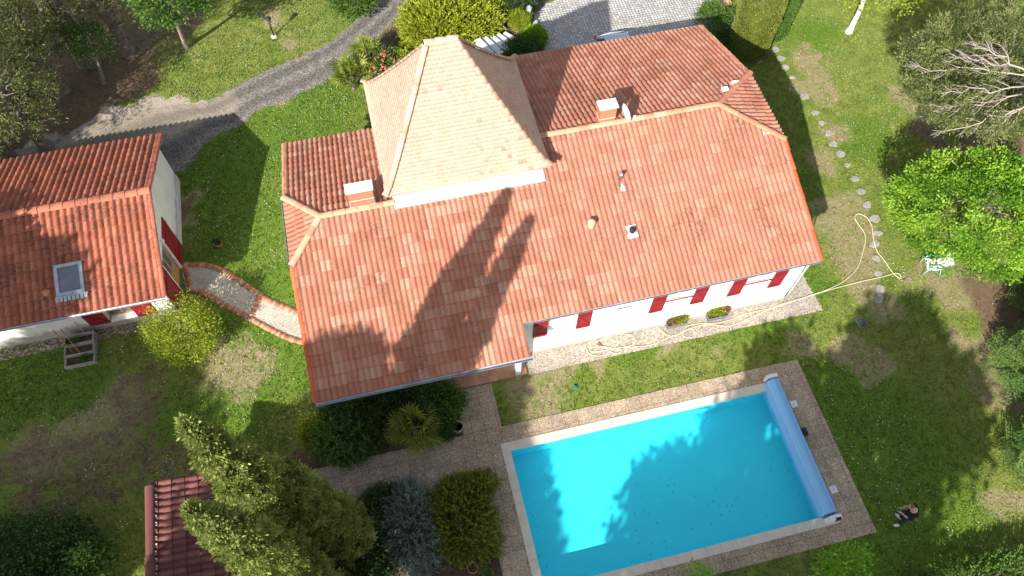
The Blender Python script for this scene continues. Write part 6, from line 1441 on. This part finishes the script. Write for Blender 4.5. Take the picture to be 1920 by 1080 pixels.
# garden chair under the broadleaf tree
ch = thing('garden_chair', 'pale teal framed garden armchair with a white seat under the broadleaf tree', 'garden chair', (*(21.355, 11.552), 0), R(-108))
box_obj('seat', -0.27, 0.27, -0.28, 0.26, 0.40, 0.46, M['box_white'], ch, 0.03)
box_obj('backrest', -0.27, 0.27, 0, 0.05, 0, 0.62, M['box_white'], ch, 0.02, Matrix.Translation((0, 0.26, 0.46)) @ Matrix.Rotation(R(-22), 4, 'X'))
for sx in (-1, 1):
    tube_obj('leg', [(sx * 0.31, -0.34, 0.0), (sx * 0.31, -0.27, 0.42), (sx * 0.31, -0.24, 0.64)], 0.02, M['teal_pale'], ch, 7); tube_obj('leg', [(sx * 0.31, 0.42, 0.0), (sx * 0.31, 0.25, 0.42)], 0.02, M['teal_pale'], ch, 7)
    tube_obj('armrest', [(sx * 0.31, -0.30, 0.64), (sx * 0.31, 0.0, 0.67), (sx * 0.31, 0.36, 0.66)], [0.026, 0.03, 0.024], M['teal'], ch, 7)
    tube_obj('back_post', [(sx * 0.29, 0.25, 0.42), (sx * 0.29, 0.52, 1.08)], 0.02, M['teal_pale'], ch, 7)
# white steps behind the tower
stp = thing('garden_steps', 'flight of white concrete steps climbing beside the tower to the court', 'steps', (*(6.247, 28.479), 0))
A_, B_ = Vector((*(5.637, 27.806), 0)), Vector((*(7.215, 28.703), 0)); d_ = (B_ - A_); L_ = d_.length; ang = math.atan2(d_.y, d_.x)
for i in range(5):
    t_ = i / 4; c_ = A_.lerp(B_, t_); h = 0.85 - 0.14 * i
    mtx = Matrix.Translation((c_.x, c_.y, 0)) @ Matrix.Rotation(ang - R(8) + R(4) * i, 4, 'Z')
    rel(box_obj('tread', -0.17, 0.17, -0.85 + 0.05 * i, 0.62 - 0.03 * i, h - 0.11, h, M['cap'], None, 0.012, mtx), stp)
    rel(box_obj('riser', -0.13, 0.13, -0.80 + 0.05 * i, 0.57 - 0.03 * i, 0, h - 0.112, M['concrete'], None, 0.0, mtx), stp)
tag(prism_obj('kerb_wall', [(7.791, 28.752), (8.033, 28.933), (8.763, 29.686), (8.842, 29.547), (8.289, 28.717), (7.922, 28.487)], 0, 0.28, M['concrete'], None, 0.02), 'low pale curved kerb between the ball shrubs and the court', 'kerb')
# lamps
lp = thing('lamp_post', 'black garden lamp on a short post in the sunny upper lawn', 'lamp post', (*(-4.460, 31.726), 0))
lathe_obj('base', [(0.16, -0.02), (0.16, 0.05), (0.10, 0.07), (0.04, 0.09)], M['concrete'], lp, 18)
lathe_obj('pole', [(0.035, 0.05), (0.03, 0.88), (0.045, 0.90), (0.045, 0.95)], M['iron'], lp, 12)
lathe_obj('lamp_shade', [(0.05, 0.95), (0.12, 1.13), (0.15, 1.15), (0.155, 1.18), (0.09, 1.24), (0.03, 1.26)], M['iron'], lp, 18)
lathe_obj('lamp_glass', [(0.10, 0.95), (0.11, 1.12)], M['glass'], lp, 14)
lt = thing('lantern', 'grey lantern with frosted glass on a short post at the corner of the cobbles', 'lantern', (*(8.413, 29.765), 0))
lathe_obj('pole', [(0.10, -0.02), (0.10, 0.06), (0.035, 0.10), (0.03, 0.75), (0.05, 0.78)], M['zinc'], lt, 12)
lathe_obj('lamp_glass', [(0.08, 0.78), (0.14, 1.02)], M['box_white'], lt, 6, smooth=False)
lathe_obj('lamp_shade', [(0.17, 1.02), (0.16, 1.05), (0.06, 1.16), (0.02, 1.2)], M['zinc'], lt, 6, smooth=False)

# ------------------------------------------------------------------ car behind the house
car = thing('parked_car', 'silver car parked on the cobbles, all but its rear hidden by the back eave', 'car', (*(11.999, 25.335), 0.01), R(3))
L2, W2 = 2.05, 0.86
prof = [(-2.05, 0.35, 0.62), (-2.0, 0.62, 0.80), (-1.2, 0.80, 0.86), (-0.95, 0.86, 0.86), (0.0, 0.90, 0.87), (1.0, 0.93, 0.86), (1.75, 0.94, 0.80), (2.0, 0.82, 0.70), (2.06, 0.5, 0.62)]
V, Fq = [], []; K = 11
for (y, h, w) in prof:
    for k_ in range(K):
        a = PI * k_ / (K - 1); x = -math.cos(a) * w; z = 0.28 + (h - 0.28) * min(1, (math.sin(a) * 1.6) ** 0.7)
        V.append((x, y, z))
for i in range(len(prof) - 1):
    for k_ in range(K - 1): Fq.append([i * K + k_, i * K + k_ + 1, (i + 1) * K + k_ + 1, (i + 1) * K + k_])
np_mesh('body', np.array(V), np.array(Fq), M['car_paint'], car, smooth=True)
bm = bmesh.new()
def ringq(pts): return [bm.verts.new(p) for p in pts]
g0 = ringq([(-0.76, 1.72, 0.93), (0.76, 1.72, 0.93), (0.60, 1.18, 1.40), (-0.60, 1.18, 1.40)]); bm.faces.new(g0)
g1 = ringq([(-0.78, -1.05, 0.90), (0.78, -1.05, 0.90), (0.62, -0.25, 1.42), (-0.62, -0.25, 1.42)]); bm.faces.new(g1[::-1])
for sx in (-1, 1): bm.faces.new(ringq([(sx * 0.80, -1.0, 0.90), (sx * 0.80, 1.68, 0.93), (sx * 0.625, 1.15, 1.39), (sx * 0.635, -0.28, 1.41)]))
bm_obj('window', bm, M['glass'], car)
bm = bmesh.new(); rf_ = ringq([(-0.62, 1.20, 1.41), (-0.3, 1.22, 1.455), (0.3, 1.22, 1.455), (0.62, 1.20, 1.41), (0.64, -0.24, 1.43), (0.3, -0.28, 1.475), (-0.3, -0.28, 1.475), (-0.64, -0.24, 1.43)])
bm.faces.new((rf_[0], rf_[1], rf_[6], rf_[7])); bm.faces.new((rf_[1], rf_[2], rf_[5], rf_[6])); bm.faces.new((rf_[2], rf_[3], rf_[4], rf_[5])); bm_obj('roof', bm, M['car_paint'], car, True)
bm = bmesh.new()
for sx in (-1, 1):
    for (y0, z0), (y1, z1) in (((1.74, 0.90), (1.18, 1.42)), ((-1.08, 0.88), (-0.24, 1.44))): tube(bm, [(sx * 0.80, y0, z0), (sx * 0.63, y1, z1)], 0.045, 6)
tube(bm, [(-0.72, 1.80, 0.93), (0, 1.86, 0.95), (0.72, 1.80, 0.93)], 0.05, 6)
bm_obj('pillar', bm, M['car_paint'], car, True)
for sx in (-1, 1):
    for y_ in (-1.28, 1.28):
        w_ = lathe_obj('wheel', [(0.05, -0.1), (0.30, -0.1), (0.32, -0.06), (0.32, 0.06), (0.30, 0.1), (0.05, 0.1)], M['dark'], car, 20); w_.location = (sx * 0.76, y_, 0.32); w_.rotation_euler = (0, R(90), 0)
        lathe_obj('rim', [(0.02, -0.108), (0.2, -0.108), (0.2, 0.108), (0.02, 0.108)], M['zinc'], w_, 14)
    box_obj('tail_light', sx * 0.66 - 0.1, sx * 0.66 + 0.1, 1.98, 2.03, 0.66, 0.8, M['red_plastic'], car, 0.01)
    box_obj('headlight', sx * 0.58 - 0.14, sx * 0.58 + 0.14, -2.04, -1.94, 0.55, 0.66, M['box_white'], car, 0.02)
box_obj('number_plate', -0.26, 0.26, 2.06, 2.075, 0.5, 0.6, M['box_white'], car, 0.0)

# ------------------------------------------------------------------ the man on the lawn
def skin(name, pts, edges, m, parent=None, root=0, sub=2):
    """pts: list of (co, radius); grows a smooth surface along the edges"""
    me = bpy.data.meshes.new(name); me.from_pydata([tuple(p) for p, r in pts], edges, []); me.update()
    o = link(name, me, m, parent)
    sk_ = o.modifiers.new('skin', 'SKIN'); sk_.use_smooth_shade = True
    if not me.skin_vertices: me.attributes
    for v, (p, r) in zip(me.skin_vertices[0].data, pts):
        v.radius = (r, r) if isinstance(r, (int, float)) else r; v.use_root = False
    me.skin_vertices[0].data[root].use_root = True
    sb = o.modifiers.new('subdivision', 'SUBSURF'); sb.levels = sub; sb.render_levels = sub
    return o
def V3(t): return Vector(t)
hipc = V3((15.017, 2.325, 0.900)); chest = V3((15.062, 2.344, 1.260)); sh_c = V3((15.063, 2.390, 1.380)); neck = V3((15.028, 2.414, 1.470)); headc = V3((14.913, 2.513, 1.560))
ank1 = V3((15.200, 2.386, 0.090)); ank2 = V3((15.046, 2.175, 0.090))
man = thing('person', 'man in black top, dark jeans and pale shoes looking down at a small controller', 'person', ((ank1.x + ank2.x) / 2, (ank1.y + ank2.y) / 2, 0))
fwd = (V3((*(15.386, 2.612), 0)) - V3((*(15.782, 2.402), 0))).normalized(); lat = Vector((-fwd.y, fwd.x, 0)).normalized()    # lat points to his left
rgt = -lat
top_is = 1 if rgt.dot(V3((*(15.853, 2.852), 0)) - V3((*(15.743, 2.488), 0))) > 0 else -1
sR, sL = sh_c + rgt * 0.19 - Vector((0, 0, 0.02)), sh_c - rgt * 0.19 - Vector((0, 0, 0.02))
hR, hL = hipc + rgt * 0.09, hipc - rgt * 0.09
aR, aL = (ank1, ank2) if top_is == 1 else (ank2, ank1)
kR, kL = hR.lerp(aR, 0.5) + fwd * 0.07, hL.lerp(aL, 0.5) + fwd * 0.05
hand_c = sh_c + fwd * 0.30 - Vector((0, 0, 0.34))
wR, wL = hand_c + rgt * 0.09 - fwd * 0.03, hand_c - rgt * 0.09 - fwd * 0.03
eR, eL = sR + rgt * 0.07 + fwd * 0.02 - Vector((0, 0, 0.29)), sL - rgt * 0.07 + fwd * 0.02 - Vector((0, 0, 0.29))
hd = (headc - neck).normalized()
pts = [(hipc, (0.15, 0.115)), (chest, (0.165, 0.12)), (sh_c, (0.13, 0.09)), (neck, 0.058), (neck.lerp(headc, 0.55), 0.078), (headc + Vector((0, 0, 0.02)), 0.098), (headc + hd * 0.05 + Vector((0, 0, 0.06)), 0.085),
       (hR, 0.095), (kR, 0.062), (aR, 0.042), (hL, 0.095), (kL, 0.062), (aL, 0.042), (sR, 0.065), (eR, 0.045), (wR, 0.03), (sL, 0.065), (eL, 0.045), (wL, 0.03)]
edges = [(0, 1), (1, 2), (2, 3), (3, 4), (4, 5), (5, 6), (0, 7), (7, 8), (8, 9), (0, 10), (10, 11), (11, 12), (2, 13), (13, 14), (14, 15), (2, 16), (16, 17), (17, 18)]
# palms, thumbs and five separate fingers curled round the controller
for w, s in ((15, 1), (18, -1)):
    wr = pts[w][0]; inn = -rgt * s
    palm = wr + fwd * 0.06 + inn * 0.015; pts.append((palm, (0.034, 0.02))); pi_ = len(pts) - 1; edges.append((w, pi_))
    for q in range(4):
        k0 = palm + fwd * (0.045 - 0.006 * q) + Vector((0, 0, 0.028 - 0.02 * q)) + inn * 0.004; ln = (0.95, 1.05, 1.0, 0.8)[q]
        k1 = k0 + (fwd * 0.02 + inn * 0.028) * ln; k2 = k1 + (inn * 0.022 - fwd * 0.012) * ln
        b0 = len(pts); pts += [(k0, 0.0095), (k1, 0.0085), (k2, 0.0075)]; edges += [(pi_, b0), (b0, b0 + 1), (b0 + 1, b0 + 2)]
    b0 = len(pts); t0 = palm - fwd * 0.015 + Vector((0, 0, 0.025)) + inn * 0.02; pts += [(t0, 0.012), (t0 + inn * 0.025 + fwd * 0.02, 0.010), (t0 + inn * 0.035 + fwd * 0.042, 0.008)]; edges += [(pi_, b0), (b0, b0 + 1), (b0 + 1, b0 + 2)]
# nose and ears grow from the head
fc = (fwd - Vector((0, 0, 0.75))).normalized()
b0 = len(pts); pts += [(headc + fc * 0.105, 0.018), (headc + fc * 0.125 - Vector((0, 0, 0.02)), 0.012)]; edges += [(5, b0), (b0, b0 + 1)]
for s in (-1, 1):
    b0 = len(pts); pts += [(headc + lat * s * 0.105, (0.014, 0.024))]; edges += [(5, b0)]
rel(skin('body', pts, edges, M['skin']), man)
tp_ = [(hipc + Vector((0, 0, 0.02)), (0.165, 0.13)), (chest, (0.185, 0.14)), (sh_c + Vector((0, 0, 0.005)), (0.175, 0.125)), (sR, 0.10), (sR.lerp(eR, 0.55), 0.072), (eR, 0.062), (sL, 0.10), (sL.lerp(eL, 0.55), 0.072), (eL, 0.062), (eR.lerp(wR, 0.35), 0.05), (eL.lerp(wL, 0.35), 0.05), (sh_c.lerp(neck, 0.5), 0.085)]
rel(skin('shirt', tp_, [(0, 1), (1, 2), (2, 3), (3, 4), (4, 5), (2, 6), (6, 7), (7, 8), (5, 9), (8, 10), (2, 11)], M['shirt']), man)
cl = lathe_obj('collar', [(0.075, -0.03), (0.085, 0.0), (0.072, 0.018), (0.062, 0.0)], M['collar'], None, 20); cl.location = sh_c.lerp(neck, 0.72) - fwd * 0.01; cl.rotation_euler = (neck - sh_c).to_track_quat('Z', 'Y').to_euler(); rel(cl, man)
jp = [(hipc - Vector((0, 0, 0.0)), (0.155, 0.12)), (hR, 0.105), (kR, 0.078), (aR + Vector((0, 0, 0.03)), 0.062), (hL, 0.105), (kL, 0.078), (aL + Vector((0, 0, 0.03)), 0.062)]
rel(skin('jeans', jp, [(0, 1), (1, 2), (2, 3), (0, 4), (4, 5), (5, 6)], M['jeans']), man)
toe = {0: (V3((*(15.115, 2.619), 0)) - V3((*(15.250, 2.394), 0))).normalized(), 1: (V3((*(14.827, 2.227), 0)) - V3((*(15.078, 2.187), 0))).normalized()}
for i, an in enumerate((ank1, ank2)):
    bm = bmesh.new(); bmesh.ops.create_uvsphere(bm, u_segments=16, v_segments=10, radius=1)
    for v in bm.verts:
        x, y, z = v.co; z2 = max(-0.75, z) * (0.055 if x > 0 else 0.07); v.co = Vector((x * 0.15, y * 0.052 * (1 + 0.15 * x), z2 + 0.045))
    o = bm_obj('shoe', bm, M['shoe'], None, True); o.location = (an.x + toe[i].x * 0.07, an.y + toe[i].y * 0.07, 0.01); o.rotation_euler = (0, 0, math.atan2(toe[i].y, toe[i].x)); rel(o, man)
bm = bmesh.new(); bmesh.ops.create_uvsphere(bm, u_segments=20, v_segments=14, radius=0.106)
bmesh.ops.bisect_plane(bm, geom=bm.verts[:] + bm.edges[:] + bm.faces[:], plane_co=(0, 0, -0.01), plane_no=(fc * 1.0 - Vector((0, 0, 0.1))).normalized(), clear_outer=True)
hr = bm_obj('hair', bm, M['hair'], None, True); hr.location = headc + Vector((0, 0, 0.035)) + hd * 0.02; rel(hr, man)
for s in (-1, 1):
    e_ = lathe_obj('eye', [(0.002, 0), (0.011, 0.002), (0.011, 0.008), (0.002, 0.012)], M['dark'], None, 10); e_.location = headc + fc * 0.092 + lat * s * 0.034 + Vector((0, 0, 0.02)); e_.rotation_euler = fc.to_track_quat('Z', 'Y').to_euler(); rel(e_, man)
mo = tube_obj('mouth', [headc + fc * 0.097 - fwd * 0.0 - Vector((0, 0, 0.055)) + lat * 0.025, headc + fc * 0.1 - Vector((0, 0, 0.058)), headc + fc * 0.097 - Vector((0, 0, 0.055)) - lat * 0.025], 0.005, M['red_plastic'], None, 6); rel(mo, man)
ct = thing('remote_controller', 'small grey controller held in both hands by the man on the lawn', 'controller', hand_c + fwd * 0.085, math.atan2(fwd.y, fwd.x))
box_obj('case', -0.035, 0.035, -0.075, 0.075, -0.02, 0.012, M['zinc'], ct, 0.01); box_obj('screen', -0.028, 0.028, -0.055, 0.055, 0.0125, 0.016, M['dark'], ct, 0.0)
